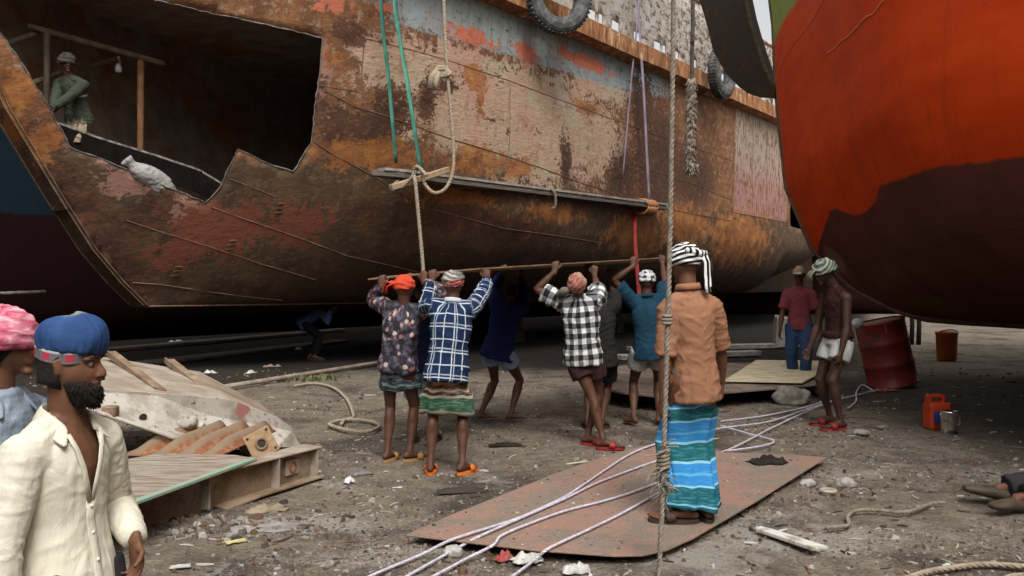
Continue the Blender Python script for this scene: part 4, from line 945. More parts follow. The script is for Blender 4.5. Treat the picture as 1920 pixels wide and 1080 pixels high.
# --- black and white gingham
B=person('man in black and white gingham shirt and red sandals looking up at the sheet',gp(1113,838),-.25,1.63,hands=[grip_at(edge_px(1040)),grip_at(edge_px(1113))],feet=[(.10,-.09,0),(-.07,.09,0)],pel=(-.10,.03,.85),lean=(-.035,.0,0),elbow=[(-1,-.15,-.5),(.75,-.1,-.7)],knee=[(.75,.7,0),(.5,1,0)],look=(.0,.75,.65),headup=(0,-.65,.75),headoff=(.0,-.03,-.01),group=GRP,fdir=[V((.95,.15,0)),V((.97,.05,0))],**GR)
shirt(B,plaid_mat('gingham_cotton',(.012,.012,.014),(.62,.62,.60),.092,.5,dark=(.15,.15,.155)),'short',-.10,.03,seed=11,wr=.016,baggy=1.3)
shorts(B,cloth('dark_maroon_cotton',(.05,.022,.022),(.03,.014,.014)),.52,fit=.022)
h=wrap(B,plaid_mat('faded_red_cloth',(.30,.10,.075),(.40,.24,.18),.8,.3),'headscarf',(.086,.104,.094),-.55,ridges=3,amp=.008,seed=3)
X,Y,Z=B.hax; c=B.hc; mb=MB(); mb.tube([c-X*.075-Y*.06+Z*.0,c-X*.115-Y*.07-Z*.01,c-X*.15-Y*.05-Z*.045],[.028,.042,.028],10,rnd=True); mb.tube([c-X*.10-Y*.06,c-X*.17-Y*.05-Z*.06],[.02,.03],8,rnd=True); mb.obj('knot',cloth('grey_cloth',(.20,.17,.15)),h,True)
RS=NT('red_rubber',.55).col((.27,.025,.022)).m; sandals(B,RS)
# --- hidden behind the gingham shirt
B=person('man in dark grey shirt mostly hidden behind the gingham shirt',V((.90,8.75,0)),-.2,1.58,hands=[('w',.80,9.05,1.62),('w',1.06,9.25,1.64)],feet=[(-.13,0,0),(.02,.03,0)],elbow=[(-.5,.1,-1),(.5,.1,-1)],headoff=(0,.02,-.05),pel=(0,0,.80),group=GRP,**GR)
shirt(B,cloth('charcoal_cotton',(.022,.019,.019)),'short',-.16,.03,seed=13,flare=.015); shorts(B,cloth('black_cotton',(.012,.012,.014)),.8); hair(B,M_HAIR); sandals(B,M_SOLE)
# --- teal polo
B=person('barefoot man in teal blue polo shirt and silver grey shorts under the sheet',gp(1212,798),-.06,1.70,hands=[grip_at(edge_px(1187)),grip_at(edge_px(1241))],feet=[(-.13,0,0),(.14,.10,0)],pel=(.03,.03,.82),lean=(-.02,.0,0),elbow=[(-1,-.1,-.55),(1,.0,-.35)],look=(0,1,.15),group=GRP,fdir=[V((-.5,.7,0)),V((.3,1,0))],**GR)
shirt(B,cloth('teal_blue_jersey',(.013,.048,.080),(.009,.034,.060),.2),'short',-.12,.022,seed=14,wr=.008,baggy=1.2)
shorts(B,cloth('silver_grey_satin',(.36,.35,.33),(.22,.21,.20),.5,.45),.5,fit=.024,seed=5)
n=NT('crumpled_white_black_cloth',.9); v=n.noise(n.obj(),16,3,.6,.8); n.col(n.ramp(v,[(.4,(.015,.015,.018)),(.47,(.15,.15,.16)),(.52,(.6,.6,.58)),(.7,(.4,.4,.4))])); wrap(B,n.m,'headscarf',(.088,.104,.086),-.25,ridges=4,amp=.013,seed=6)
# --- tan shirt, blue lungi, standing on the plate
B=person('man in tan shirt, long blue striped lungi and black and white headcloth on the plate',gp(1302,975,.06),.30,1.66,hands=[('w',.905,5.12,.78),('w',1.335,5.42,.82)],feet=[(-.07,-.03,.0),(.07,-.03,.0)],lean=(-.03,.02,0),elbow=[(-.55,-1,-.1),(.55,-1,-.1)],look=(-.15,1,-.08),grip=(.75,.8),skin=SK_MID,voxel=.007,handn=[V((.9,.4,0)),V((-.9,.5,0))],fdir=[V((-1,.45,0)),V((.35,1,0))],wide=.86)
o=shirt(B,cloth('tan_cotton',(.325,.158,.090),(.27,.128,.072),.3,.85,5),'elbow',-.155,.020,seed=17,wr=.010,baggy=.9,voxel=.009)
LB=stripes_mat('teal_blue_band_cotton',[(0,(.012,.105,.13)),(.018,(.20,.48,.62)),(.028,(.010,.095,.115)),(.125,(.24,.52,.68)),(.137,(.03,.22,.52)),(.19,(.10,.36,.62)),(.205,(.03,.22,.52)),(.26,(.24,.52,.68)),(.272,(.010,.105,.115)),(.375,(.24,.52,.68)),(.387,(.03,.23,.54)),(.435,(.10,.36,.62)),(.45,(.03,.22,.52)),(.515,(.24,.52,.68)),(.527,(.010,.105,.115)),(.60,(.24,.52,.68)),(.612,(.03,.22,.52)),(.66,(.010,.105,.115)),(.74,(.24,.50,.64)),(.755,(.010,.10,.11)),(.95,(.010,.10,.11))],warp=.007,lines=(.14,.42,.6))
wrapcloth(B,LB,.085,'lungi',top=.04,under=.735,fit=.012,folds=6,amp=.015,seed=11,tuck=.6)
n=NT('zebra_striped_cloth',.9,.15); u,v,w=n.sep(n.attr('cuv','Vector')); x=n.ma('ADD',n.ma('MULTIPLY',u,1.6),n.ma('MULTIPLY',v,9.0)); x=n.ma('ADD',x,n.ma('MULTIPLY',n.noise(n.obj(),5,2),1.2)); s=n.ma('SINE',n.ma('MULTIPLY',x,6.283)); n.col(n.mix(n.sm(s,-.15,.15),(.012,.012,.013),(.72,.71,.68))); n.bump(n.noise(n.obj(),16,4),.3,.02); ZB=n.m
h=wrap(B,ZB,'headcloth',(.094,.112,.098),-.42,ridges=4,amp=.014,seed=5,twist=1.8)
X,Y,Z=B.hax; c=B.hc; mb=MB(); 
for dx,wd,dy in ((.055,.042,0),(.088,.034,.012)):
    ribbon(mb,[c+X*dx-Y*(.10-dy)+Z*.06,c+X*(dx+.012)-Y*(.125-dy)+Z*.0,c+X*(dx+.012)-Y*(.12-dy)-Z*.07,c+X*(dx+.004)-Y*(.125-dy)-Z*.135,c+X*(dx+.01)-Y*(.13-dy)-Z*(.18-dy*3)],wd,X,.007)
mb.tube([c-X*.05-Y*.10+Z*.075,c+X*.02-Y*.118+Z*.055,c+X*.085-Y*.09+Z*.06],[.018,.024,.018],8,rnd=True)
me=mb.mesh('cloth_tail'); a=coords(me)@np.array(X); attr3(me,'cuv',np.stack([a*18,a*0,a*0],1)); put('cloth_tail',me,ZB,h,True)
sandals(B,M_SOLE)
# --- bare armed man by the drum
B=person('man in dark sleeveless vest, white shorts and green headcloth beside the tilted red drum',gp(1572,801),1.85,1.74,hands=[(-.24,.16,.70),(.22,.22,.74)],feet=[(-.13,.07,0),(.14,.0,0)],lean=(0,.05,0),elbow=[(-.5,-.8,0),(.5,-.8,0)],look=(.1,1,-.35),headup=(0,.3,1),headoff=(0,.06,-.01),skin=SK_DEEP,grip=(.6,.6),fdir=[V((.1,1,0)),V((.25,1,0))])
shirt(B,cloth('dark_maroon_vest',(.045,.018,.014),(.03,.013,.012)),'none',.01,.012,seed=21,wr=.008,collar=False)
shorts(B,cloth('off_white_cotton',(.50,.50,.47),(.36,.36,.34),.5),.50,fit=.020,seed=6,wr=.006)
h=wrap(B,stripes_mat('green_stripe_cloth',[(0,(.10,.14,.09)),(.3,(.35,.38,.30)),(.5,(.05,.09,.06)),(.8,(.30,.30,.22)),(1.1,(.09,.13,.085)),(1.5,(.34,.36,.28)),(1.8,(.06,.09,.06)),(2.4,(.22,.24,.18)),(3,(.1,.1,.08))],axis=0),'headcloth',(.096,.118,.10),-.30,ridges=3,amp=.016,seed=8)
X,Y,Z=B.hax; c=B.hc; mb=MB(); ribbon(mb,[c+Y*.09+Z*.06,c+Y*.14+Z*.055,c+Y*.18+Z*.03,c+Y*.19-Z*.03],.11,X,.008); mb.obj('cloth_flap',cloth('pale_check_cloth',(.30,.29,.22),(.14,.13,.09)),h,True)
sandals(B,RS)
# --- red t-shirt and jeans
B=person('man in faded red t-shirt, blue jeans and tan cap beyond the pale board',gp(1499,723),2.75,1.72,hands=[(-.30,.06,.76),(.26,.16,.80)],feet=[(-.09,.10,0),(.09,-.06,0)],elbow=[(-.6,-.7,0),(.6,-.7,0)],look=(.1,1,-.12),skin=SK_DARK,grip=(.6,.6))
shirt(B,cloth('faded_red_jersey',(.20,.045,.05),(.15,.032,.038),.2),'short',-.10,.022,seed=23,wr=.008,collar=False)
shorts(B,cloth('blue_denim',(.035,.065,.14),(.02,.04,.09)),1.93,'jeans',fit=.02,seed=7)
h=wrap(B,cloth('tan_cap_cloth',(.36,.28,.19),(.28,.2,.13)),'cap',(.084,.104,.10),.05,ridges=0.5,amp=.003,off=(0,0,.03))
X,Y,Z=B.hax; c=B.hc; mb=MB(); ribbon(mb,[c+Y*.085+Z*.055,c+Y*.13+Z*.05,c+Y*.175+Z*.035],.13,X,.006); mb.obj('visor',cloth('cap_visor_cloth',(.42,.36,.28)),h,True)
sandals(B,cloth('dark_shoe',(.03,.035,.05)),name='shoe')
# --- foreground: cream shirt
rz=-1.92; loc=V((-1.50,2.88,-.345)); lk=rot((1,.10,-.03),rz)
EY=None
def vneck(p):
    c=B.nb; q=p-c; f=q.dot(B.fw); x=q.dot(B.side)+.004; h=-(q.dot(B.up))
    return f>.0 and -.06<h<.30*B.k and abs(x)<(.062*(1-h/(.31*B.k)))+.004
B=person('bearded man in open cream shirt and puffy blue cap close to the viewer',loc,rz,1.67,hands=[('w',-1.315,2.98,.60),(.27,.02,.76)],feet=[(-.13,0,0),(.13,.05,0)],lean=(0,-.01,0),elbow=[(-.6,-.8,-.1),(.7,-.6,-.1)],look=lk,headoff=(0,.015,0),wide=.92,skin=SK_MID,voxel=.0055,grip=(.55,.62),handn=[V((.9,-.2,0)),V((-.9,.3,0))],thumbs=[V((.2,1,0)),V((-.3,1,0))],handd=[V((.1,.2,-1)),None])
CR=NT('cream_cotton',.85,.2); v=CR.obj(); f=CR.noise(v,3,5,.6); CR.col(CR.mix(CR.sm(f,.4,.68),(.68,.64,.525),(.57,.525,.41))); CR.bump(CR.ma('ADD',CR.noise(CR.map(v,(1,1,.35),rot=(.5,.6,0)),10,4,.55,1.6),CR.ma('MULTIPLY',CR.noise(v,140,2),.06)),.38,.03); CR=CR.m
o=shirt(B,CR,'long',-.26,.022,seed=31,wr=.005,voxel=.0065,open_v=vneck,collar=False,baggy=.95,flare=.004)
k=B.k; n0=B.nb; sd,fw,up=B.side,B.fw,B.up
def cp(x,f,h): return n0+sd*(x*k)+fw*(f*k)+up*(h*k)
def surf(x,h,lift=.006):       # a point just in front of the shirt, from its own vertices
    a=coords(o.data)-np.array(n0); X=a@np.array(sd); H=a@np.array(up); Fq=a@np.array(fw)
    m=(np.abs(X-x*k)<.022)&(np.abs(H-h*k)<.022)&(Fq>-.02)
    return n0+sd*(x*k)+up*(h*k)+fw*((Fq[m].max() if m.any() else .10)+lift)
# collar: a folded band open at the throat
fold_collar(B,o,CR)
mb=MB(); ribbon(mb,[surf(x,h) for x,h in ((.066,-.05),(.052,-.10),(.036,-.16),(.020,-.22),(.006,-.285))],.022,sd*.8+up*.3,.0025); ribbon(mb,[surf(x,h,.004) for x,h in ((-.072,-.05),(-.056,-.10),(-.040,-.16),(-.023,-.22),(-.006,-.285))],.018,sd*.8-up*.3,.0025)
ribbon(mb,[surf(.0,h,.003) for h in (-.28,-.34,-.40,-.46,-.52,-.58,-.64)],.036,sd,.004); mb.obj('placket',CR,o,True)
mb=MB()
for h in (-.30,-.39,-.48,-.57): mb.ell(surf(.0,h,.008),(.006,.004,.006))
mb.obj('button',NT('shirt_button',.3).col((.75,.72,.62)).m,o,True)
for i in (0,1):
    S,E,W=B.sh[i],B.el[i],B.wr[i]; d=nrm(W-E); mb=MB(); mb.tube([W-d*.075,W-d*.005],[.047*k,.043*k],18); mb.obj('cuff',CR,o,True)
shorts(B,cloth('dark_trousers',(.03,.03,.035)),1.92,'trousers',fit=.02,seed=9)
X,Y,Z=B.hax; c=B.hc
# beard, short hair at the nape, eyes
mb=MB()
rs=[]
for i in range(9):
    f=i/8; z=-.048-.088*f; ring=[]
    for j in range(24):
        t=2*PI*j/24; w=(.070-.036*f*f); dep=.092-.012*f+.020*math.sin(f*2.6); y0=.016+.026*f
        if j%24<=24: 
            a=math.sin(t); b=math.cos(t)
            ring.append(c+X*(a*w)*k+Y*(y0+b*(dep-y0) if b>0 else y0+b*.022)*k+Z*(z+.004*noise.noise(V((a*5,b*5,f*7))))*k)
    rs.append(ring)
mb.rings(rs)
rb=random.Random(9)
HB=NT('black_beard_hair',.75,.25); HB.col(HB.mix(HB.noise(HB.obj(),120,3),(.006,.005,.005),(.030,.022,.018))); HB.bump(HB.noise(HB.map(HB.obj(),(1,1,.3)),170,3),1.0,.012)
me=fuse_mesh(mb,.006,3,.5); wrinkle(me,.003,60,2); me2=me
# keep the mouth clear
bm=bmesh.new(); bm.from_mesh(me2)
def mouth(p): q=p-c; return abs(q.dot(X))<.028*k and q.dot(Y)>.06*k and -.073*k<q.dot(Z)<-.045*k
bmesh.ops.delete(bm,geom=[f for f in bm.faces if mouth(f.calc_center_median())],context='FACES'); bm.to_mesh(me2); bm.free()
put('beard',me2,HB.m,B.o,True)
mb=MB()                                           # tufts that break the outline
for q in range(420):
    a=rb.uniform(-1.5,1.5); f=rb.uniform(.15,1); w=(.070-.036*f*f); dep=.092-.012*f+.020*math.sin(f*2.6); y0=.016+.026*f
    p=c+X*(math.sin(a)*w)*k+Y*(y0+math.cos(a)*(dep-y0))*k+Z*(-.048-.088*f)*k
    d=X*math.sin(a)*.5+Y*math.cos(a)*.6-Z*rb.uniform(.5,1.2)+V((rb.uniform(-.3,.3),)*3); d=nrm(d); mb.tube([p-d*.006,p+d*.006,p+d*rb.uniform(.010,.02)],[.0022,.0018,.0006],5)
mb.obj('beard_tufts',HB.m,B.o,True)
mb=MB(); mb.tube([c+X*.024*k+Y*.106*k-Z*.042*k,c+Y*.113*k-Z*.040*k,c-X*.024*k+Y*.106*k-Z*.042*k],[.004,.0055,.004],6,rnd=True); mb.obj('moustache',HB.m,B.o,True)
mb=MB(); rs=[]
for i in range(8):
    f=i/7; rs.append([c+X*(math.sin(t)*(.080))*k+Y*(-.004-abs(math.cos(t))*.098)*k+Z*(.06-.115*f)*k for t in [PI/2+PI*j/20 for j in range(21)]]+[c+X*(math.sin(t)*.05)*k+Y*(-.004-abs(math.cos(t))*.05)*k+Z*(.05-.125*f)*k for t in [3*PI/2-PI*j/20 for j in range(21)]])
mb.rings(rs); mb.obj('hair',HB.m,B.o,True)
WH=NT('eye_white',.3).col((.13,.11,.095)).m; DKE=NT('dark_iris',.2).col((.012,.008,.006)).m
for s in (-1,1):
    e=MB().ell(c+X*(s*.031)*k+Y*.079*k+Z*.011*k,(.0112*k,)*3,B.hax,12,9).obj('eye',WH,B.o,True)
    MB().ell(c+X*(s*.031)*k+Y*(.0868)*k+Z*.011*k,(.0066*k,.0045*k,.0066*k),B.hax,10,7).obj('iris',DKE,e,True)
    mb=MB(); mb.tube([c+X*(s*.014)*k+Y*.099*k+Z*.031*k,c+X*(s*.032)*k+Y*.097*k+Z*.037*k,c+X*(s*.052)*k+Y*.080*k+Z*.033*k],[.003,.005,.003],6,rnd=True); mb.obj('eyebrow',HB.m,B.o,True)
# puffy gathered cap over a check band
seg=96; rg=20; rs=[]; uv=[]
tl=Matrix.Rotation(-.10,3,X); Zc=tl@Z; Yc=tl@Y; cc=c+Z*.052*k-Y*.012*k
prof=[(.094,.0),(.099,.004),(.104,.014),(.108,.030),(.108,.048),(.104,.064),(.096,.078),(.083,.090),(.064,.099),(.042,.104),(.02,.106),(.004,.107)]
for i,(r,z) in enumerate(prof):
    f=i/(len(prof)-1); ring=[]
    for j in range(seg):
        t=2*PI*j/seg; pl=(1-f)**1.6*.011*noise.noise(V((math.sin(t)*6.5,math.cos(t)*6.5,f*1.2)))+(1-f)**2*.0035*math.sin(31*t+3*math.sin(4*t))+.010*noise.noise(V((math.sin(t)*1.7,math.cos(t)*1.7,f*3)))+.004*noise.noise(V((math.sin(t)*4,math.cos(t)*4,f*7+3)))
        rr=r+pl; st=1.10 if math.cos(t)>0 else 1.0
        ring.append(cc+X*(math.sin(t)*rr*.90)*k+Yc*(math.cos(t)*rr*st*1.02+.008)*k+Zc*(z*(1.22+.10*math.cos(t)) + .004*noise.noise(V((math.sin(t)*4,math.cos(t)*4,f*5))))*k)
    rs.append(ring)
n=NT('blue_cap_cloth',.85,.2); z=n.sep(n.attr('cuv','Vector'))[0]; f=n.noise(n.obj(),6,5,.65); bl=n.mix(n.sm(f,.4,.65),(.022,.055,.16),(.035,.085,.215)); n.col(n.mix(n.sm(n.ma('ADD',z,n.ma('MULTIPLY',n.ma('SUBTRACT',f,.5),.5)),.74,.95),bl,(.24,.26,.22))); n.bump(n.noise(n.obj(),30,4),.3,.012)
mb=MB().rings(rs); me=mb.mesh('puffy_cap'); attr3(me,'cuv',[(i//seg/(len(prof)-1),0,0) for i in range(len(me.vertices))]); bm=bmesh.new(); bm.from_mesh(me); bmesh.ops.recalc_face_normals(bm,faces=bm.faces); bm.to_mesh(me); bm.free()
q=put('puffy_cap',me,n.m,B.o,True); md=q.modifiers.new('s','SUBSURF'); md.levels=1; md.render_levels=1
n=NT('red_grey_check_band',.9); u,v,_=n.sep(n.attr('cuv','Vector')); a=band(n,u,.125,0,.35); b=n.sm(n.ma('ABSOLUTE',n.ma('SUBTRACT',v,.5)),.34,.28); cl=n.mix(a,(.13,.13,.14),(.42,.035,.07)); n.col(n.mix(b,(.30,.32,.33),cl))
rs=[];uv=[]
for i in range(5):
    f=i/4
    for_ring=[]
    for j in range(60):
        t=2*PI*j/60; rr=.0885+.004*f+.002*math.sin(7*t); for_ring.append(cc+X*(math.sin(t)*rr*.875)*k+Yc*(math.cos(t)*rr*1.095+.004)*k+Zc*(-.034+.042*f+.004*math.sin(3*t))*k); uv.append((j/60,f,0))
    rs.append(for_ring)
mb=MB().rings(rs,cap=False); me=mb.mesh('cap_band'); attr3(me,'cuv',uv); bm=bmesh.new(); bm.from_mesh(me); bmesh.ops.recalc_face_normals(bm,faces=bm.faces); bm.to_mesh(me); bm.free(); q=put('cap_band',me,n.m,B.o,True); md=q.modifiers.new('t','SOLIDIFY'); md.thickness=.004; md.offset=0
sandals(B,M_SOLE)
# --- foreground: pink turban
rz=-1.75; B=person('man in blue grey shirt and pink turban standing behind the cream shirt',V((-1.88,3.12,-.30)),rz,1.68,hands=[(-.24,.14,.72),(.25,.08,.72)],elbow=[(-.5,-.8,0),(.5,-.8,0)],look=rot((1,.25,-.02),rz),skin=SK_MID,voxel=.007,grip=(.6,.6))
CH=plaid_mat('blue_grey_chambray',(.22,.27,.33),(.28,.33,.39),.02,.4); o=shirt(B,CH,'rolled',-.15,.022,seed=41,wr=.012,voxel=.009,collar=False); fold_collar(B,o,CH)
shorts(B,cloth('brown_trousers',(.05,.04,.035)),1.9,'trousers')
n=NT('pink_print_cloth',.9,.15); v=n.noise(n.map(n.obj(),(1,1,3)),15,5,.6,.6); n.col(n.ramp(v,[(.35,(.42,.06,.12)),(.5,(.60,.20,.26)),(.62,(.70,.42,.45))])); n.bump(n.noise(n.obj(),22,4),.4,.02)
wrap(B,n.m,'turban',(.100,.116,.108),-.42,ridges=6,amp=.010,seed=9,twist=2.2); hair(B,M_HAIR,low=-.6); sandals(B,M_SOLE)
# --- in the cut-open bow
n=NT('olive_sweater',.9); z=n.sep(n.attr('cuv','Vector')); s=n.ma('MULTIPLY',n.sm(n.ma('ABSOLUTE',n.ma('SUBTRACT',z[1],.42)),.016,.010),n.sm(z[2],.5,.4)); n.col(n.mix(s,n.mix(n.noise(n.obj(),8,4),(.036,.042,.03),(.055,.065,.045)),(.5,.52,.47)))
rz=2.75; B=person('man in olive sweater and grey headcloth leaning on the cut edge inside the ship bow',V((-6.58,12.95,3.08)),rz,1.84,hands=[('w',*at(84,212,12.42)),('w',*at(97,218,12.42))],feet=[(-.1,0,0),(.1,0,0)],lean=(-.06,.20,-.02),elbow=[(-.8,-.2,-.6),(.8,.1,-.8)],look=rot((.6,-.8,-.1),rz),wide=1.25,skin=SK_DARK,grip=(.9,.9),handd=[rot((-.2,-.9,.1),rz),rot((-.2,-.9,.1),rz)],handn=[rot((0,-.2,-1),rz),rot((0,-.2,-1),rz)])
shirt(B,n.m,'long',-.12,.026,seed=43,collar=False)
wrapcloth(B,stripes_mat('mustard_stripe_cotton',[(0,(.24,.18,.08)),(.05,(.10,.08,.05)),(.09,(.28,.22,.10)),(.14,(.12,.09,.05)),(.19,(.26,.2,.1)),(.3,(.1,.08,.05)),(.5,(.26,.2,.1)),(.9,(.2,.16,.08))]),.5,'lungi',under=.74,fit=.03,seed=5)
wrap(B,cloth('grey_headcloth',(.085,.078,.068),(.045,.04,.034)),'headcloth',(.108,.122,.115),-.35,ridges=4,amp=.02,seed=3); sandals(B,M_SOLE)
# --- bent under the keel
B=person('man in blue shirt bending over in the black shade under the rusty hull',V((-3.92,16.6,0)),-1.35,1.62,hands=[('w',-3.4,16.4,1.06),('w',-3.5,16.4,.98)],feet=[(-.12,0,0),(.12,.08,0)],pel=(0,-.12,.72),lean=(0,.42,-.22),elbow=[(-.5,.2,-1),(.5,.2,-1)],look=(0,1,-.3),headup=(0,.35,1))
shirt(B,cloth('worn_blue_cotton',(.08,.115,.24),(.05,.075,.17)),'long',-.12,.024,seed=45); shorts(B,cloth('black_cotton_trousers',(.012,.012,.014)),1.9,'trousers'); hair(B,M_HAIR); sandals(B,M_SOLE)
# --- lying at the right edge
B=person('man resting on the ground with dark shoes and a trouser leg stretched out',V((4.10,5.66,0)),1.52,1.66,hands=[(-.42,-.32,.10),(.42,-.30,.10)],feet=[(-.13,.80,.0),(.06,.98,.02)],pel=(0,0,.13),lean=(0,-.35,0),elbow=[(-.5,-1,0),(.5,-1,0)],knee=[(-.25,0,1),(.1,0,1)],fdir=[V((-.35,.9,.1)),V((.12,1,.22))],skin=SK_MID)
shirt(B,cloth('brown_work_shirt',(.05,.04,.035)),'long',-.1,.024,seed=47); shorts(B,cloth('dark_grey_trousers',(.040,.034,.036),(.025,.022,.024)),1.86,'trousers',fit=.034,seed=12); hair(B,M_HAIR)
for i,(g,f) in enumerate(B.ft):
    r=nrm(f.cross(V((0,0,1)))); z=r.cross(f); mb=MB(); mb.tube([g-f*.075+z*.02,g-f*.02+z*.032,g+f*.05+z*.034,g+f*.12+z*.026,g+f*.17+z*.022,g+f*.205+z*.020],[(.040,.040),(.046,.046),(.052,.042),(.056,.036),(.054,.030),(.044,.024)],14,side=r,rnd=True); mb.obj('shoe',mottled('scuffed_shoe_leather',(.05,.038,.026),(.09,.07,.045),9,.55),B.o,True)
# ================================================================== tyres, straps, hanging plank
def hp(t,z,out): return V(hull_p(t,hull_b(t,z)+out,z))
HN=V((NX[0],NX[1],0))
tyre(at(1047,-4,16.3),V((.42,-.9,-.1)),.66,'big worn lorry tyre hung on the rusty ship between the green and purple straps')
tyre(at(1354,136,22.6),HN+V((.0,.0,-.05)),.66,'lorry tyre on the rusty ship beside the dark fin of the orange ship')
def strap(P,w,mat,label,cat='strap',group=None):
    mb=MB(); mb.tube(spline(P,5),[(w/2,.005)]*(5*(len(P)-1)+1),6,side=AX3); return tag(mb.obj('webbing_strap',mat,None,True),label,cat,group)
AX3=(AX[0],AX[1],0)
def web(name,a,b):
    n=NT(name,.7); f=n.noise(n.map(n.obj(),(1,1,.4)),5,5,.6); n.col(n.mix(n.sm(f,.4,.65),a,b)); return n.m
GRN=web('green_webbing',(.035,.16,.12),(.10,.33,.25)); PUR=web('purple_webbing',(.25,.19,.25),(.38,.31,.37))
strap([at(704,-300,13.6),at(714,0,13.55),at(729,150,13.7),at(743,306,14.0)],.085,GRN,'dark green strap holding the hanging plank, farther left and straighter of the green pair')
strap([at(722,-300,14.35),at(740,0,13.75),at(763,150,13.7),at(789,318,13.72)],.10,GRN,'bright green strap slanting down to the hanging plank beside the white cord')
strap([at(1191,-200,19.7),at(1196,0,19.7),at(1207,170,19.8),at(1218,384,20.1)],.13,PUR,'pale purple strap running down to the far end of the hanging plank')
strap([at(1203,-200,19.6),at(1198,0,19.6),at(1184,150,19.5),at(1168,332,19.4)],.075,PUR,'thin purple strap slanting behind the wider one on the rusty hull')
rope('cord',[at(828,-260,14.1),at(832,0,13.85),at(838,128,13.8),at(848,240,13.75),at(850,312,13.7),at(838,350,13.62),at(816,362,13.58),at(797,346,13.58),at(791,320,13.62)],.030,M_ROPE,'white cord hanging down the rusty hull to a loop under the plank, knotted halfway',laid=True,pitch=.16)
kn=bpy.data.objects['cord']
mb=MB(); c=at(829,132,13.76)
for i in range(3): mb.tube([c+V((math.cos(a)*(.10+.02*i),.03*math.sin(a*2),math.sin(a)*.06-.02*i)) for a in [PI*2*j/12 for j in range(13)]],.028,7)
mb.tube([c+V((-.07,-.03,.02)),c+V((-.15,-.02,-.10)),c+V((-.18,-.02,-.30))],[.035,.06,.075],8); mb.tube([c+V((-.05,-.03,-.03)),c+V((-.10,-.03,-.2)),c+V((-.09,-.02,-.33))],[.03,.05,.03],7)
mb.obj('knot',M_ROPE,kn,True)
rope('cord',[at(800,330,13.5),at(783,312,13.55),at(775,324,13.62),at(779,345,13.5),at(786,420,13.5),at(793,500,13.5),at(797,570,13.5)],.032,M_ROPE,'straight white cord hanging from the plank down behind the floral shirt',pitch=.16)
rope('cord',[at(783,318,13.6),at(760,345,13.5),at(742,360,13.5),at(735,350,13.55),at(748,338,13.6)],.022,M_ROPE2,'short grey rope end looped under the pointed end of the plank',pitch=.12)
# hanging plank
PL=at(697,318,13.85); PR=at(1240,386,20.7)
n=NT('weathered_plank_wood',.85); f=n.noise(n.map(n.obj(),(.8,.8,14)),4,5,.6); n.col(n.mix(n.sm(f,.35,.65),(.17,.145,.12),(.075,.062,.052))); n.bump(f,.4,.01); M_PLANK=n.m
root=empty('hanging_plank',PL,0,'long weathered plank slung on straps along the rusty hull','plank')
a=V((0,0,0)); b=PR-PL; d=nrm(b); s=nrm(d.cross(V((0,0,1))))
mb=MB(); mb.prism([a-d*.0-s*.02,a+d*.55-s*.16+V((0,0,-.0)),b-s*.16,b+s*.16,a+d*.55+s*.16,a+s*.02],(0,0,-.10)); mb.obj('plank_body',M_PLANK,root,bevel=.01)
mb=MB(); mb.prism([a+d*.2-s*.10+V((0,0,.002)),a+d*.6-s*.19+V((0,0,.002)),b-s*.19+V((0,0,.002)),b+s*.18+V((0,0,.002)),a+d*.6+s*.18+V((0,0,.002)),a+d*.2+s*.10+V((0,0,.002))],(0,0,.045)); mb.obj('top_board',mottled('pale_board_wood',(.36,.32,.27),(.22,.19,.16),6),root)
rope('lashing',[(PL+d*(4.6)+V((0,-.22,.06)))-PL,(d*4.72+V((.05,-.28,-.05))),(d*4.8+V((.02,-.26,-.30))),(d*4.75+V((-.02,-.2,-.36)))],.03,M_ROPE2,parent=root)
mb=MB()
for i in range(4): mb.tube([b-d*(.55+.12*i)+s*.22*math.cos(t)+V((0,0,-.08+.17*math.sin(t))) for t in [2*PI*j/14 for j in range(15)]],.035,6)
mb.obj('orange_lashing',cloth('orange_lashing_cloth',(.50,.16,.06),(.40,.25,.16)),root,True)
WD=mottled('pale_new_wood',(.42,.30,.18),(.30,.21,.13),8)
mb=MB(); mb.beam(at(733,352,13.35),at(841,318,14.25),.09,.10); tag(mb.obj('cross_timber',WD,None,bevel=.01),'pale cross timber under the near end of the hanging plank','timber','cross timbers of the hanging plank')
mb=MB(); mb.beam(at(1133,396,19.9),at(1258,387,20.9),.12,.12); tag(mb.obj('cross_timber',WD,None,bevel=.01),'grey cross timber under the far end of the hanging plank','timber','cross timbers of the hanging plank')
RED=web('red_webbing',(.28,.025,.02),(.20,.016,.014))
mb=MB(); mb.tube(spline([at(1190,392,20.2),at(1192,470,19),at(1205,610,16),at(1218,672,14.2),gp(1231,716,.02)],5),[(.045,.012)]*21,8,side=(1,0,0)); tag(mb.obj('webbing_strap',RED,None,True),'red strap running from the far end of the plank down to the ground','strap')
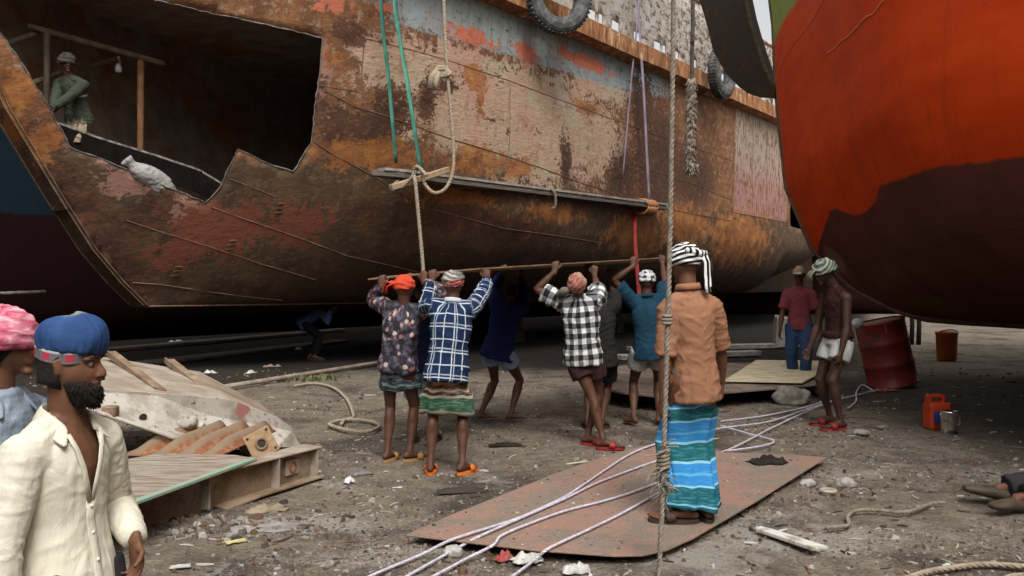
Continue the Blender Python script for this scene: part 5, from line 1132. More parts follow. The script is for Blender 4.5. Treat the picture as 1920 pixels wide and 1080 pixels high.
# ropes hanging in front
hr=rope('hanging_rope',[V((1.00,4.95,9.5)),V((.9,4.6,6.0)),at(1263,0,4.46),at(1260,200,4.44),at(1257,400,4.42),at(1252,600,4.40),at(1246,800,4.38),at(1241,960,4.36),at(1237,1040,4.34),at(1235,1084,4.32),V((.70,4.20,.015)),V((.5,4.05,.015))],.0142,M_ROPE2,'long hemp rope hanging before the tan shirt with a frayed knot low down',pitch=.085)
rr=random.Random(4); mb=MB(); c=at(1244,868,4.37)
for i in range(46):
    p=c+V((rr.gauss(0,.016),rr.gauss(0,.014),rr.uniform(-.15,.10))); q=p+V((rr.gauss(-.01,.045),rr.gauss(0,.03),rr.gauss(-.05,.035))); mb.tube(spline([p,(p+q)*.5+V((rr.gauss(0,.02),0,rr.gauss(0,.01))),q],3),[.006,.005,.0045,.004,.004,.003,.002],5)
for i in range(5): mb.tube([c+V((math.cos(a)*.026,math.sin(a)*.024,.03-.02*i+.006*a)) for a in [2*PI*j/10 for j in range(11)]],.011,6)
mb.obj('frayed_knot',M_ROPE2,hr,True)
mb=MB(); c=at(1251,600,4.40)
for i in range(3): mb.tube([c+V((math.cos(a)*.022,math.sin(a)*.02,.02-.018*i)) for a in [2*PI*j/10 for j in range(11)]],.009,6)
mb.obj('small_knot',M_ROPE2,hr,True)
o=rope('hanging_rope',[at(1299,-700,9.3),at(1299,0,9.0),at(1298,80,9.0),at(1297,160,9.0)],.024,mottled('dark_rope',(.06,.05,.042),(.12,.10,.08),20),'thick dark rope ending in a long pale frayed tail',pitch=.13)
mb=MB(); rope_geo(mb,spline([at(1297,150,9.0),at(1296,200,9.0),at(1294,260,9.0),at(1296,312,9.0)],6),.050,.22,3,.025,7)
for i in range(420):
    f=rr.random(); p=at(1297-2*f,150+170*f,9.0); a=rr.uniform(0,6.28); u=V((math.cos(a),math.sin(a),0)); mb.tube([p+u*.03,p+u*rr.uniform(.05,.075)+V((0,0,rr.uniform(-.10,-.02)))],[.012,.005],4)
for i in range(26):
    p=at(1296,308,9.0)+V((rr.gauss(0,.03),rr.gauss(0,.03),0)); mb.tube([p,p+V((rr.gauss(0,.03),0,-rr.uniform(.03,.13)))],[.011,.004],5)
mb.obj('frayed_tail',mottled('pale_frayed_fibre',(.34,.29,.225),(.16,.13,.10),18),o,True)

# ================================================================== ground
def gz(x,y):
    dip=-.30*sst(4.15,3.3,y)*sst(-.2,-1.0,x)
    q=.018*noise.noise(V((x*.9,y*.9,0)))+.012*noise.noise(V((x*3,y*3,3)))+.008*abs(noise.noise(V((x*9,y*9,5))))
    bump=.10*math.exp(-(((x+1.7)/.9)**2+((y-6.1)/.8)**2))*.4
    return dip+q+bump*.0-.008
def frange(a,b,s):
    n=int(round((b-a)/s)); return [a+(b-a)*i/n for i in range(n)]
xs=[-220,-90,-40,-22,-15]+frange(-12,-5.5,.4)+frange(-5.5,5.5,.05)+frange(5.5,9,.25)+[9,10,12,15,20,30,60,120,220]
ys=[-80,-30,-10,-2,1,2]+frange(2.6,4.2,.1)+frange(4.2,9.5,.045)+frange(9.5,16,.13)+frange(16,30,.8)+[30,36,45,60,90,140,260]
vs=[]
for y in ys:
    for x in xs: vs.append((x,y,gz(x,y)))
nx=len(xs); fs=[(j*nx+i,j*nx+i+1,(j+1)*nx+i+1,(j+1)*nx+i) for j in range(len(ys)-1) for i in range(nx-1)]
n=NT('yard_dirt',.95,.2); v=n.obj(); a=n.noise(v,.9,6,.65,.3); b=n.noise(v,6,7,.7); c=n.noise(v,45,5,.7); vo=n.vor(v,38); vo2=n.vor(v,90); X,Y,_=n.sep(v)
base=n.ramp(b,[(.3,(.115,.092,.068)),(.5,(.182,.15,.114)),(.68,(.255,.215,.168))])
base=n.mix(n.sm(a,.52,.36),base,(.075,.06,.046)); 
dust=n.ma('MULTIPLY',n.sm(n.ma('ADD',n.noise(n.map(v,loc=(4,2,0)),1.1,6,.7,.4),n.ma('MULTIPLY',n.ma('SUBTRACT',c,.5),.3)),.52,.66),n.sm(Y,9.5,5.5))
def spotm(x0,y0,r): return n.sm(n.ma('ADD',n.ma('ADD',n.ma('POWER',n.ma('DIVIDE',n.ma('SUBTRACT',X,x0),r),2.0),n.ma('POWER',n.ma('DIVIDE',n.ma('SUBTRACT',Y,y0),r*.6),2.0)),n.ma('MULTIPLY',n.ma('SUBTRACT',n.noise(v,3.5,6,.75),.5),4.0)),1.0,.2)
for q in ((1.35,5.15,.75),(1.9,5.0,.5),(.95,4.7,.5),(-1.35,5.3,.5)): dust=n.ma('MAXIMUM',dust,spotm(*q))
base=n.mix(n.ma('MULTIPLY',dust,.75),base,(.34,.31,.27))
base=n.mix(n.ma('MULTIPLY',n.sm(c,.56,.66),.65),base,(.32,.285,.24)); base=n.mix(n.ma('MULTIPLY',n.sm(c,.44,.36),.6),base,(.05,.04,.032))
oil=n.sm(n.noise(n.map(v,loc=(9,1,0)),.55,5,.65,.4),.55,.65); base=n.mix(n.ma('MULTIPLY',oil,.55),base,(.05,.042,.036))
pipe=n.ma('SUBTRACT',n.ma('SUBTRACT',Y,12.05),n.ma('MULTIPLY',n.ma('ADD',X,4.32),2.05)); mud_and_shade=n.ma('MULTIPLY',n.sm(n.ma('ADD',pipe,n.ma('MULTIPLY',n.ma('SUBTRACT',a,.5),1.2)),-.1,.5),1.0)
mud_and_shade=n.ma('MAXIMUM',mud_and_shade,n.sm(n.ma('ADD',Y,n.ma('MULTIPLY',n.ma('SUBTRACT',a,.5),5.0)),13.4,15.2)); mud_and_shade=n.ma('MULTIPLY',mud_and_shade,n.sm(n.ma('ADD',X,n.ma('MULTIPLY',Y,-.42)),.3,-.9)); mud_and_shade=n.ma('MAXIMUM',mud_and_shade,n.ma('MULTIPLY',n.ma('MULTIPLY',n.sm(n.ma('ADD',n.ma('ADD',X,n.ma('MULTIPLY',Y,.10)),n.ma('MULTIPLY',n.ma('SUBTRACT',a,.5),2.4)),4.7,6.0),n.sm(Y,15,13)),.8))  # mud behind the pipe, plus shade under the orange hull painted as mud
base=n.mix(mud_and_shade,base,n.ramp(b,[(.3,(.020,.015,.012)),(.55,(.040,.030,.023)),(.72,(.065,.05,.038))]))
base=n.mix(n.ma('MULTIPLY',mud_and_shade,n.sm(n.ma('ADD',Y,n.ma('MULTIPLY',n.ma('SUBTRACT',a,.5),4.0)),14.2,16.5)),base,n.ramp(b,[(.3,(.007,.0055,.0045)),(.55,(.016,.012,.0095)),(.72,(.032,.025,.02))]))  # black shade under the rusty ship put into the ground colour
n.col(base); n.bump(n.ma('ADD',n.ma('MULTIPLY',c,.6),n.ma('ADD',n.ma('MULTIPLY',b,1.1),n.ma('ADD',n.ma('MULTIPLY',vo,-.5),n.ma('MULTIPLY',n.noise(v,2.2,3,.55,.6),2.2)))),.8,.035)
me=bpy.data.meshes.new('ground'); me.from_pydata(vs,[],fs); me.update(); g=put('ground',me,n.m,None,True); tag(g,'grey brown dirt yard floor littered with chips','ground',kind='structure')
PZ_=.045; PO_=[(762,1002),(1000,1030),(1150,1041),(1205,1040),(1250,1030),(1300,1008),(1420,938),(1550,857),(1460,851),(1360,848),(1300,835),(1236,829),(1150,850),(1050,884),(930,932),(850,963)]
# chips of stone, rust and paint lying everywhere
rr=random.Random(21); mb=MB(); cols=[]
def chip(x,y,r,flat,c,z=None):
    k=rr.choice((5,6,7)); z0=gz(x,y) if z is None else z; a0=rr.uniform(0,6.28); el=rr.uniform(.45,1); tilt=rr.uniform(-.25,.25)
    bot=[];top=[]
    for i in range(k):
        a=2*PI*i/k+rr.uniform(-.25,.25); q=r*rr.uniform(.75,1.15); px,py=math.cos(a)*q,math.sin(a)*q*el
        wx=px*math.cos(a0)-py*math.sin(a0); wy=px*math.sin(a0)+py*math.cos(a0); bot.append((x+wx,y+wy,z0-r*.15)); s=rr.uniform(.55,.85); top.append((x+wx*s,y+wy*s,z0+r*flat*rr.uniform(.75,1.2)+wx*tilt))
    mb.add(bot+top,[tuple(range(k,2*k))]+[(i,(i+1)%k,k+(i+1)%k,k+i) for i in range(k)]); cols.extend([c]*(2*k))
pal=[(.25,.22,.185),(.18,.15,.12),(.36,.335,.30),(.12,.096,.074),(.14,.08,.048),(.06,.046,.036),(.42,.40,.37)]
wts=[5,6,2.2,6,3.5,5,.5]
N=0
while N<17000:
    y=4.2+(1-rr.random()**.55)*11; x=y*rr.uniform(-.62,.62)
    dens=.5+.9*noise.noise(V((x*.8,y*.8,2)))+.5*noise.noise(V((x*2.5,y*2.5,7)))
    if rr.random()>clamp(dens,.06,1): continue
    if x+.1*y>5.1 and rr.random()<.8: continue
    r=min(.035,.004+rr.expovariate(1/.0055)); c=rr.choices(pal,wts)[0]; s=rr.uniform(.8,1.15); chip(x,y,r,rr.choice((.25,.45,.7)),tuple(q*s for q in c)); N+=1
def pile(px,py,sx,sy,n_,r0,r1,z=0):
    c=gp(px,py,z)
    for _ in range(n_):
        x=c.x+rr.gauss(0,sx); y=c.y+rr.gauss(0,sy); chip(x,y,r0*.7+(r1*.8-r0*.7)*rr.random()**2.2,rr.choice((.3,.5,.8)),tuple(np.array(rr.choices(pal,wts)[0])*rr.uniform(.75,1.15)))
for a in ((330,975,.28,.12,260,.012,.05),(390,1000,.3,.1,200,.01,.05),(480,985,.3,.14,140,.01,.05),(1480,905,.28,.2,130,.01,.04),(1560,915,.2,.15,60,.012,.045),(1450,800,.5,.4,120,.01,.035),(1600,760,.8,.5,140,.012,.04),(560,770,.7,.5,160,.01,.035),(640,900,.4,.3,60,.01,.03),(900,1030,.4,.15,60,.008,.03),(1660,700,1.5,.9,160,.015,.06),(1450,735,.6,.5,60,.02,.06)): pile(*a)
pxy=[gp(x,y,PZ_)[:2] for x,y in PO_]
for i in range(1500):
    x=rr.uniform(-.8,2.8); y=rr.uniform(4.6,8.3)
    if inside((x,y),pxy) and noise.noise(V((x*1.3,y*1.3,9)))>-.15: chip(x,y,min(.02,.003+rr.expovariate(1/.004)),rr.choice((.2,.4)),tuple(np.array(rr.choices(pal,wts)[0])*rr.uniform(.8,1.2)),PZ_+.013)
me=mb.mesh('gravel'); t=me.color_attributes.new('tint','FLOAT_COLOR','POINT'); t.data.foreach_set('color',np.array([(*c,1) for c in cols],dtype=np.float32).ravel())
n=NT('chip_stone',.9,.25); n.col(n.attr('tint','Color')); n.bump(n.noise(n.obj(),60,4),.4,.01)
tag(put('gravel',me,n.m),'loose stone and rust chips scattered over the yard dirt','gravel',kind='stuff')

# splinters, wires and strips of rust lying about
rr=random.Random(33); mb=MB(); cols=[]
pal2=[(.42,.38,.31),(.30,.26,.20),(.10,.075,.055),(.20,.10,.055),(.5,.48,.44),(.06,.05,.045)]
for i in range(900):
    y=4.3+(1-rr.random()**.6)*11; x=y*rr.uniform(-.6,.62); a=rr.uniform(0,PI); l=min(.22,.025+rr.expovariate(1/.04)); w=rr.uniform(.003,.009); z=gz(x,y)+.006
    u=V((math.cos(a),math.sin(a),rr.uniform(-.03,.06))); v=V((-u.y,u.x,0)); p=V((x,y,z)); bend=v*rr.uniform(-.15,.15)*l; n0=len(mb.v)
    mb.tube([p-u*l*.5,p+bend,p+u*l*.5],[w*.8,w,w*.6],5); c=rr.choice(pal2); s=rr.uniform(.7,1.2); cols+= [(c[0]*s,c[1]*s,c[2]*s)]*(len(mb.v)-n0)
me=mb.mesh('splinters'); t=me.color_attributes.new('tint','FLOAT_COLOR','POINT'); t.data.foreach_set('color',np.array([(*c,1) for c in cols],dtype=np.float32).ravel())
tag(put('splinters',me,n.m),'wood splinters, wire ends and rust strips strewn over the dirt','litter',kind='stuff')

# ================================================================== plates and boards on the ground
def plate(name,P,th,mat,label,cat,bend=0.0,group=None):
    return tag(MB().prism(P,(0,0,th)).obj(name,mat,None,bevel=.003),label,cat,group)
n=NT('worn_pink_plate_paint',.85,.25); v=n.obj(); a=n.noise(v,2.4,6,.68,.4); b=n.noise(v,14,6,.7); c=n.noise(v,60,4,.7)
cl=n.mix(n.sm(n.ma('ADD',a,n.ma('MULTIPLY',n.ma('SUBTRACT',b,.5),.5)),.60,.44),(.195,.16,.125),(.285,.168,.128)); cl=n.mix(n.ma('MULTIPLY',n.sm(c,.56,.64),.6),cl,(.36,.31,.26)); cl=n.mix(n.ma('MULTIPLY',n.sm(b,.40,.32),.8),cl,(.085,.065,.052))
n.col(cl); n.bump(n.ma('ADD',b,n.ma('MULTIPLY',c,.5)),.5,.012); M_PINK=n.m
PO=[(762,1002),(1000,1030),(1150,1041),(1205,1040),(1250,1030),(1300,1008),(1420,938),(1550,857),(1460,851),(1360,848),(1300,835),(1236,829),(1150,850),(1050,884),(930,932),(850,963)]
PZ=.045
plate('steel_plate',[gp(x,y,PZ+.012) -V((0,0,.012)) for x,y in PO],.012,M_PINK,'large steel plate with worn pinkish paint lying flat under the white ropes','steel plate')
n=NT('dusty_dark_plate',.85); v=n.obj(); a=n.noise(v,3,6,.7); n.col(n.mix(n.sm(a,.4,.62),(.12,.085,.065),(.235,.185,.145))); n.bump(a,.4,.01)
plate('steel_plate',[gp(x,y,.17) for x,y in ((1105,727),(1170,740),(1245,747),(1370,738),(1545,723),(1500,684),(1300,682),(1110,690))],.025,n.m,'dusty brown steel plate raised on a rock behind the tan shirt','steel plate')
n=NT('pale_plywood',.85); v=n.obj(); a=n.noise(v,5,6,.7); n.col(n.mix(n.sm(a,.45,.62),(.62,.54,.36),(.46,.38,.25)))
plate('plywood_board',[gp(x,y,.22) for x,y in ((1357,716),(1505,719),(1548,697),(1542,679),(1418,677))],.02,n.m,'pale yellow plywood board lying by the man in jeans','board')
GW=mottled('grey_white_plank',(.34,.31,.27),(.20,.18,.155),5,stretch=(.4,3,3))
for (a,b,w,l) in (((1180,660),(1482,652),.35,'grey plank on the ground behind the plywood, farther of two'),((1160,676),(1420,667),.30,'grey plank on the ground behind the plywood, nearer of two')):
    mb=MB(); mb.beam(gp(*a)+V((0,0,.06)),gp(*b)+V((0,0,.06)),w,.10); tag(mb.obj('plank',GW,None,bevel=.01),l,'plank','planks behind the plywood')
mb=MB(); mb.add([V(p) for p in ((0,0,0),(.62,.05,0),(.66,.5,0),(.04,.46,0),(.05,.04,.75),(.55,.09,.68),(.6,.44,.66),(.08,.42,.77))],[(3,2,1,0),(4,5,6,7),(0,1,5,4),(1,2,6,5),(2,3,7,6),(3,0,4,7)]); o=mb.obj('concrete_block',mottled('pale_concrete',(.38,.35,.32),(.26,.23,.20),6),None,bevel=.04); o.location=gp(1455,654); tag(o,'pale concrete block behind the man in red t-shirt','block')
mb=MB()
def rock(px,py,r,label,c=(.30,.27,.235),el=.6,z=0.0):
    me=fuse_mesh(MB().ell((0,0,r*.35),(r,r*.8,r*el),seg=16,rg=12),r*.12,1); a=coords(me)
    for i,p in enumerate(a):
        q=V(p); d=.32*r*noise.noise(q/r*1.3+V((px,py,0)))+.12*r*noise.noise(q/r*4+V((px,0,0))); a[i]=p*(1+d/max(.01,r))
    setco(me,a); o=put('rock',me,mottled('rock_stone',c,tuple(q*.6 for q in c),9,.9,.6,.02)); o.location=gp(px,py,z)+V((0,0,z*0+gz(*gp(px,py)[:2]) if z==0 else 0)); tag(o,label,'rock'); return o
rock(1487,757,.24,'grey rock propping up the dusty raised plate')
rock(1514,912,.055,'small pale stone beside the right edge of the pink plate',(.48,.46,.41)); rock(1586,912,.075,'round pale stone right of the pink plate, bigger of the two loose ones',(.42,.39,.34))
rock(1617,817,.09,'flat grey stone near the red sandals',(.33,.30,.26),.3); rock(850,1040,.06,'pale stone just below the near edge of the pink plate',(.5,.48,.44))
rock(1655,802,.06,'brown stone right of the red sandals',(.28,.24,.2),.4)
# white broken board, rag, ring, scraps
n=NT('chipped_white_board',.8); a=n.noise(n.map(n.obj(),(1,1,1)),7,6,.7); n.col(n.mix(n.sm(a,.5,.64),(.62,.60,.55),(.34,.30,.22)))
A=gp(1421,994,.02);Bp=gp(1540,1033,.02); d=nrm(Bp-A); s=V((-d.y,d.x,0)); mb=MB(); mb.prism([A-s*.02,A+d*.02-s*.035,Bp-d*.03-s*.045,Bp-s*.02,Bp-d*.05+s*.0,Bp+d*.01+s*.045,A+d*.1+s*.04,A+s*.025],(0,0,.022)); tag(mb.obj('broken_board',n.m,None,bevel=.003),'chipped white piece of board on the dirt right of the pink plate','board')
def crumple(name,px,py,L,W,H,mat,label,cat,z=0,seed=0,rz=0):
    rs=random.Random(seed); N1,N2=16,10; vs=[]
    for i in range(N1+1):
        for j in range(N2+1):
            u=i/N1-.5; w=j/N2-.5; q=noise.noise(V((u*4+seed,w*4,1)))+.6*noise.noise(V((u*9,w*9+seed,2))); e=1-min(1,(abs(u)*2)**4+(abs(w)*2)**4)
            vs.append((u*L*(1+.3*noise.noise(V((w*3,seed,1)))),w*W*(1+.5*noise.noise(V((u*3,seed,4)))),max(.003,H*(.45+q*.9)*max(.1,e))))
    fs=[(i*(N2+1)+j,(i+1)*(N2+1)+j,(i+1)*(N2+1)+j+1,i*(N2+1)+j+1) for i in range(N1) for j in range(N2)]
    me=bpy.data.meshes.new(name); me.from_pydata(vs,[],fs); me.update(); o=put(name,me,mat,None,True); o.location=gp(px,py,z)+V((0,0,.0)); o.rotation_euler=(0,0,rz); md=o.modifiers.new('t','SOLIDIFY'); md.thickness=.006; md.offset=1
    tag(o,label,cat); return o
BK=cloth('black_rag_cloth',(.018,.015,.013),(.035,.028,.024),.5)
crumple('rag',1440,868,.30,.17,.07,BK,'black crumpled rag lying on the pink plate','rag',PZ+.012,1,.3)
crumple('rag',948,836,.30,.12,.03,BK,'flat black rag on the dirt behind the orange sandals','rag',0,2,.1)
crumple('rag',868,922,.36,.12,.03,cloth('brown_rag_cloth',(.06,.05,.04)),'dark brown twisted rag on the dirt left of the pink plate','rag',0,3,.15)
PLS=cloth('dirty_plastic',(.55,.53,.50),(.38,.36,.34),.4,.5)
crumple('plastic_scrap',988,1052,.16,.10,.05,PLS,'crumpled white plastic wrapper under the near edge of the pink plate','plastic scrap',0,4,.4)
crumple('plastic_scrap',1080,1073,.14,.08,.05,PLS,'white plastic scrap between the ropes at the bottom','plastic scrap',0,5,.2)
crumple('plastic_scrap',945,1050,.10,.06,.05,cloth('red_plastic',(.35,.05,.045),(.25,.12,.1)),'red and white wrapper under the near edge of the pink plate','plastic scrap',0,6,.8)
crumple('plastic_scrap',655,905,.07,.05,.05,cloth('white_plastic',(.72,.72,.75)),'small white plastic scrap on the dirt left of the tan sandals','plastic scrap',0,7,.8)
crumple('plastic_scrap',680,890,.16,.06,.025,cloth('grey_plastic',(.20,.19,.18)),'grey plastic scrap beside the small white one','plastic scrap',0,8,.5)
crumple('cardboard_scrap',500,958,.25,.12,.05,cloth('dirty_cardboard',(.30,.24,.16),(.22,.17,.11)),'torn brown cardboard in front of the scrap girder','cardboard scrap',.0,9,.4)
crumple('cardboard_scrap',495,992,.42,.18,.03,cloth('grey_cardboard',(.30,.28,.25),(.20,.18,.16)),'flat grey cardboard on the dirt in front of the scrap girder','cardboard scrap',.0,10,.2)
crumple('plastic_scrap',338,1064,.10,.05,.012,PLS,'white plastic lid at the bottom beside the cream shirt','plastic scrap',0,11,.3)
crumple('plastic_scrap',442,1017,.12,.05,.012,cloth('pale_yellow_plastic',(.55,.48,.22)),'pale yellow scrap on the dirt below the scrap girder','plastic scrap',0,12,.6)
crumple('plastic_scrap',1083,869,.20,.03,.012,cloth('pale_yellow_strip',(.48,.45,.30)),'thin pale strip at the upper edge of the pink plate','plastic scrap',0.06,13,.5)
mb=MB(); c=gp(1553,923,.02); mb.tube([c+V((math.cos(a)*.05,math.sin(a)*.045,.012)) for a in [2*PI*j/20 for j in range(21)]],.013,7,cap=False); tag(mb.obj('washer_ring',mottled('pale_ring',(.46,.43,.33),(.3,.27,.2),20),None,True),'pale ring lying in the stones right of the pink plate','ring')
# ropes on the ground
G='white ropes running over the pink plate'
def gr(pts,r,label,mat=M_WROPE,group=None,nm='ground_rope'):
    P=[]
    for q in pts:
        x,y=q[:2]; z=q[2] if len(q)>2 else .062; p=gp(x,y,z+r); P.append(p)
    return rope(nm,P,r,mat,label,'rope',group,pitch=r*7)
z0=.012
gr([(640,1108,z0),(700,1078,z0),(790,1040,z0),(850,1011),(960,976),(1010,955),(1062,930),(1100,905),(1140,878),(1185,850),(1235,831),(1300,815,.02),(1352,803,.02),(1440,791,.02),(1500,772,.02),(1560,752,.02),(1640,733,.02)],.0088,'white rope on the pink plate that bends highest, topmost of the four',group=G)
gr([(700,1118,z0),(765,1080,z0),(850,1032,z0),(905,1003),(985,968),(1060,935),(1110,910),(1160,890),(1240,862),(1300,852),(1362,845,.02),(1450,801,.02),(1540,760,.02),(1600,742,.02)],.0088,'white rope that crosses the topmost one in the middle of the pink plate',group=G)
gr([(740,1118,z0),(815,1080,z0),(880,1045,z0),(925,1022),(940,1005),(985,985),(1060,958),(1130,940),(1180,925),(1240,903),(1290,886)],.0088,'white rope with a kink at the near edge of the pink plate, third down',group=G)
gr([(900,1118,z0),(962,1080,z0),(1005,1048,z0),(1030,1028),(1100,995),(1160,966),(1220,933),(1290,895)],.0088,'white rope nearest to us on the pink plate, lowest of the four',group=G)
gr([(1352,798,z0),(1400,812,z0),(1450,826,z0),(1430,836,z0),(1362,846,z0)],.0095,'short white zigzag of rope right of the tan shirt')
gr([(1352,790,z0),(1450,777,z0),(1535,756,z0),(1545,742,z0)],.0095,'straight white rope behind the zigzag, leading to the bare legs')
gr([(1590,765,z0),(1605,752,z0),(1606,735,z0),(1618,722,z0),(1640,735,z0)],.0105,'loop of white rope by the foot of the red drum')
gr([(552,724,z0),(590,719,z0),(625,727,z0),(650,748,z0),(662,775,z0),(660,784,z0),(632,790,z0),(618,796,z0),(650,806,z0),(690,809,z0),(712,798,z0),(690,789,z0),(650,787,z0),(640,796,z0)],.020,'pale hose looped on the dirt left of the floral shirt',M_ROPE,nm='ground_hose')
gr([(1548,990,z0),(1590,985,z0),(1590,968,z0),(1610,957,z0),(1650,957,z0),(1690,961,z0),(1720,955,z0),(1745,945,z0),(1775,942,z0)],.013,'brown rope lying beside the shoe of the resting man',M_ROPE2)
gr([(1690,1088,z0),(1740,1072,z0),(1790,1064,z0),(1850,1058,z0),(1930,1063,z0)],.016,'thick hemp rope in the near right corner',M_ROPE)
gr([(1870,1092,z0),(1900,1080,z0),(1960,1076,z0)],.014,'short end of hemp rope below the thick one in the corner',M_ROPE)
# ================================================================== drum, cans, bucket
def drum():
    root=empty('oil_drum',gp(1693,727)+V((0,.30,0)),0,'dented red oil drum leaning under the orange ship','oil drum'); root.rotation_euler=(-.08,-.20,.3)
    n=NT('scratched_red_drum_paint',.45,.5); a=n.noise(n.obj(),5,7,.7); b=n.noise(n.map(n.obj(),(6,6,1)),3,5,.7); c=n.mix(n.sm(a,.50,.62),(.24,.026,.018),(.10,.032,.018)); c=n.mix(n.ma('MULTIPLY',n.sm(n.noise(n.obj(),14,6,.75),.58,.66),.7),c,(.13,.06,.03)); c=n.mix(n.sm(b,.66,.70),c,(.42,.32,.28)); n.col(c)
    R=.345;H=.97; prof=[(R*.97,0.0),(R+.012,.008),(R+.012,.03),(R,.04),(R,.30),(R+.014,.325),(R,.35),(R,.62),(R+.014,.645),(R,.67),(R,H-.04),(R+.012,H-.03),(R+.012,H-.005),(R*.97,H)]
    seg=48; rs=[]
    for r,z in prof: rs.append([V((math.cos(2*PI*j/seg)*(r+.006*noise.noise(V((math.cos(2*PI*j/seg)*2,math.sin(2*PI*j/seg)*2,z*4)))),math.sin(2*PI*j/seg)*r,z)) for j in range(seg)])
    MB().rings(rs,cap=False).obj('drum_shell',n.m,root,True)
    MB().rings([[V((math.cos(2*PI*j/seg)*R*.97,math.sin(2*PI*j/seg)*R*.97,z)) for j in range(seg)] for z in (H-.03,H-.02)]).obj('drum_lid',n.m,root)
    MB().rings([[V((math.cos(2*PI*j/seg)*R*.96,math.sin(2*PI*j/seg)*R*.96,z)) for j in range(seg)] for z in (.01,.02)]).obj('drum_bottom',n.m,root)
drum()
crumple('rag',1660,733,.30,.14,.05,cloth('red_rag_cloth',(.32,.05,.045),(.40,.18,.16)),'red and white rag at the foot of the drum','rag',0,15,.2)
mb=MB(); me=fuse_mesh(MB().ell((0,0,.0),(.075,.07,.065)),.015,1); wrinkle(me,.010,22,3); o=put('cloth_bundle',me,cloth('white_bundle_cloth',(.55,.53,.50)),None,True); o.location=at(1608,606,11.6); tag(o,'white cloth bundle resting on the rim of the red drum','bundle')
def bucket():
    c=gp(1775,676); root=empty('bucket',c,0,'orange bucket standing behind the red drum in the shade','bucket')
    n=mottled('orange_bucket_plastic',(.50,.13,.016),(.40,.10,.014),5,.5); seg=36
    prof=[(.20,0),(.225,.02),(.25,.40),(.265,.41),(.265,.44),(.235,.44),(.21,.03)]
    MB().rings([[V((math.cos(2*PI*j/seg)*r*.78,math.sin(2*PI*j/seg)*r*.78,z*1.25)) for j in range(seg)] for r,z in prof]).obj('bucket_shell',n,root,True)
    MB().tube(spline([V((-.2,0,.5)),V((-.15,-.1,.57)),V((0,-.14,.60)),V((.15,-.1,.57)),V((.2,0,.5))],5),.012,6).obj('handle',M_DARKSTEEL,root,True)
bucket()
def canister():
    c=gp(1757,803); root=empty('jerrycan',c,.12,'orange plastic jerrycan with a blue label next to the paint tin','jerrycan')
    OM=mottled('orange_can_plastic',(.50,.055,.012),(.40,.042,.010),6,.45,.2)
    mb=MB(); 
    def rr_(w,d,z,k=.03): return [V((x,y,z)) for x,y in ((-w+k,-d),(w-k,-d),(w,-d+k),(w,d-k),(w-k,d),(-w+k,d),(-w,d-k),(-w,-d+k))]
    mb.rings([rr_(.115,.08,0),rr_(.12,.085,.02),rr_(.12,.085,.235),rr_(.115,.08,.26),rr_(.10,.06,.272)]); mb.obj('can_body',OM,root)
    mb=MB(); mb.prism([V((x,-.035,z)) for x,z in ((-.118,.262),(-.118,.335),(-.10,.352),(.045,.352),(.062,.33),(.062,.262),(.03,.262),(.03,.315),(-.075,.315),(-.075,.262))],(0,.07,0)); mb.obj("handle",OM,root,bevel=.006)
    mb=MB(); mb.tube([V((.085,0,.265)),V((.085,0,.30)),V((.085,0,.325))],[.026,.026,.024],14); mb.obj('cap',mottled('dark_red_cap',(.20,.02,.015),(.15,.015,.01),9,.5),root)
    mb=MB(); mb.box((-.035,-.0875,.125),(.115,.003,.12)); lb=mb.obj('label',NT('blue_label',.5).col((.03,.06,.25)).m,root)
    mb=MB(); mb.box((.062,-.0875,.125),(.07,.003,.12)); mb.obj('label_edge',NT('dark_label',.5).col((.20,.02,.03)).m,root)
canister()
def tin():
    c=gp(1779,812)+V((0,-.02,0)); root=empty('paint_tin',c,-.2,'shiny steel paint tin with a wire handle in front of the jerrycan','paint tin'); seg=40
    n=NT('tin_steel',.16,.5); n.col((.80,.79,.78)); n.b.inputs['Metallic'].default_value=1.0; a=n.noise(n.map(n.obj(),(4,4,1)),5,4); n.rough(n.ma('ADD',.10,n.ma('MULTIPLY',a,.12)))
    prof=[(.083,0),(.087,.004),(.085,.01),(.085,.185),(.089,.19),(.089,.20),(.078,.20),(.074,.192)]
    MB().rings([[V((math.cos(2*PI*j/seg)*r,math.sin(2*PI*j/seg)*r,z*1.12)) for j in range(seg)] for r,z in prof]).obj('tin_shell',n.m,root,True)
    MB().tube(spline([V((-.09,0,.185)),V((-.075,-.05,.14)),V((0,-.095,.11)),V((.075,-.05,.10)),V((.09,0,.185))],5),.004,6).obj('handle',M_CUT,root,True)
    for s in (-1,1): MB().ell(V((s*.088,0,.187)),(.008,.012,.012)).obj('ear',n.m,root)
tin()
for px,l in ((1709,'left'),(1722,'right')):
    mb=MB(); p=gp(px,646); mb.tube([p+V((0,0,-.05)),p+V((.02,0,.5)),p+V((-.02,0,1.15))],[.06,.055,.05],8); tag(mb.obj('stake',M_TIMBER,None,True),'dark wooden stake behind the red drum, '+('nearer to the drum' if l=='left' else 'farther from the drum'),'stake','stakes behind the drum')
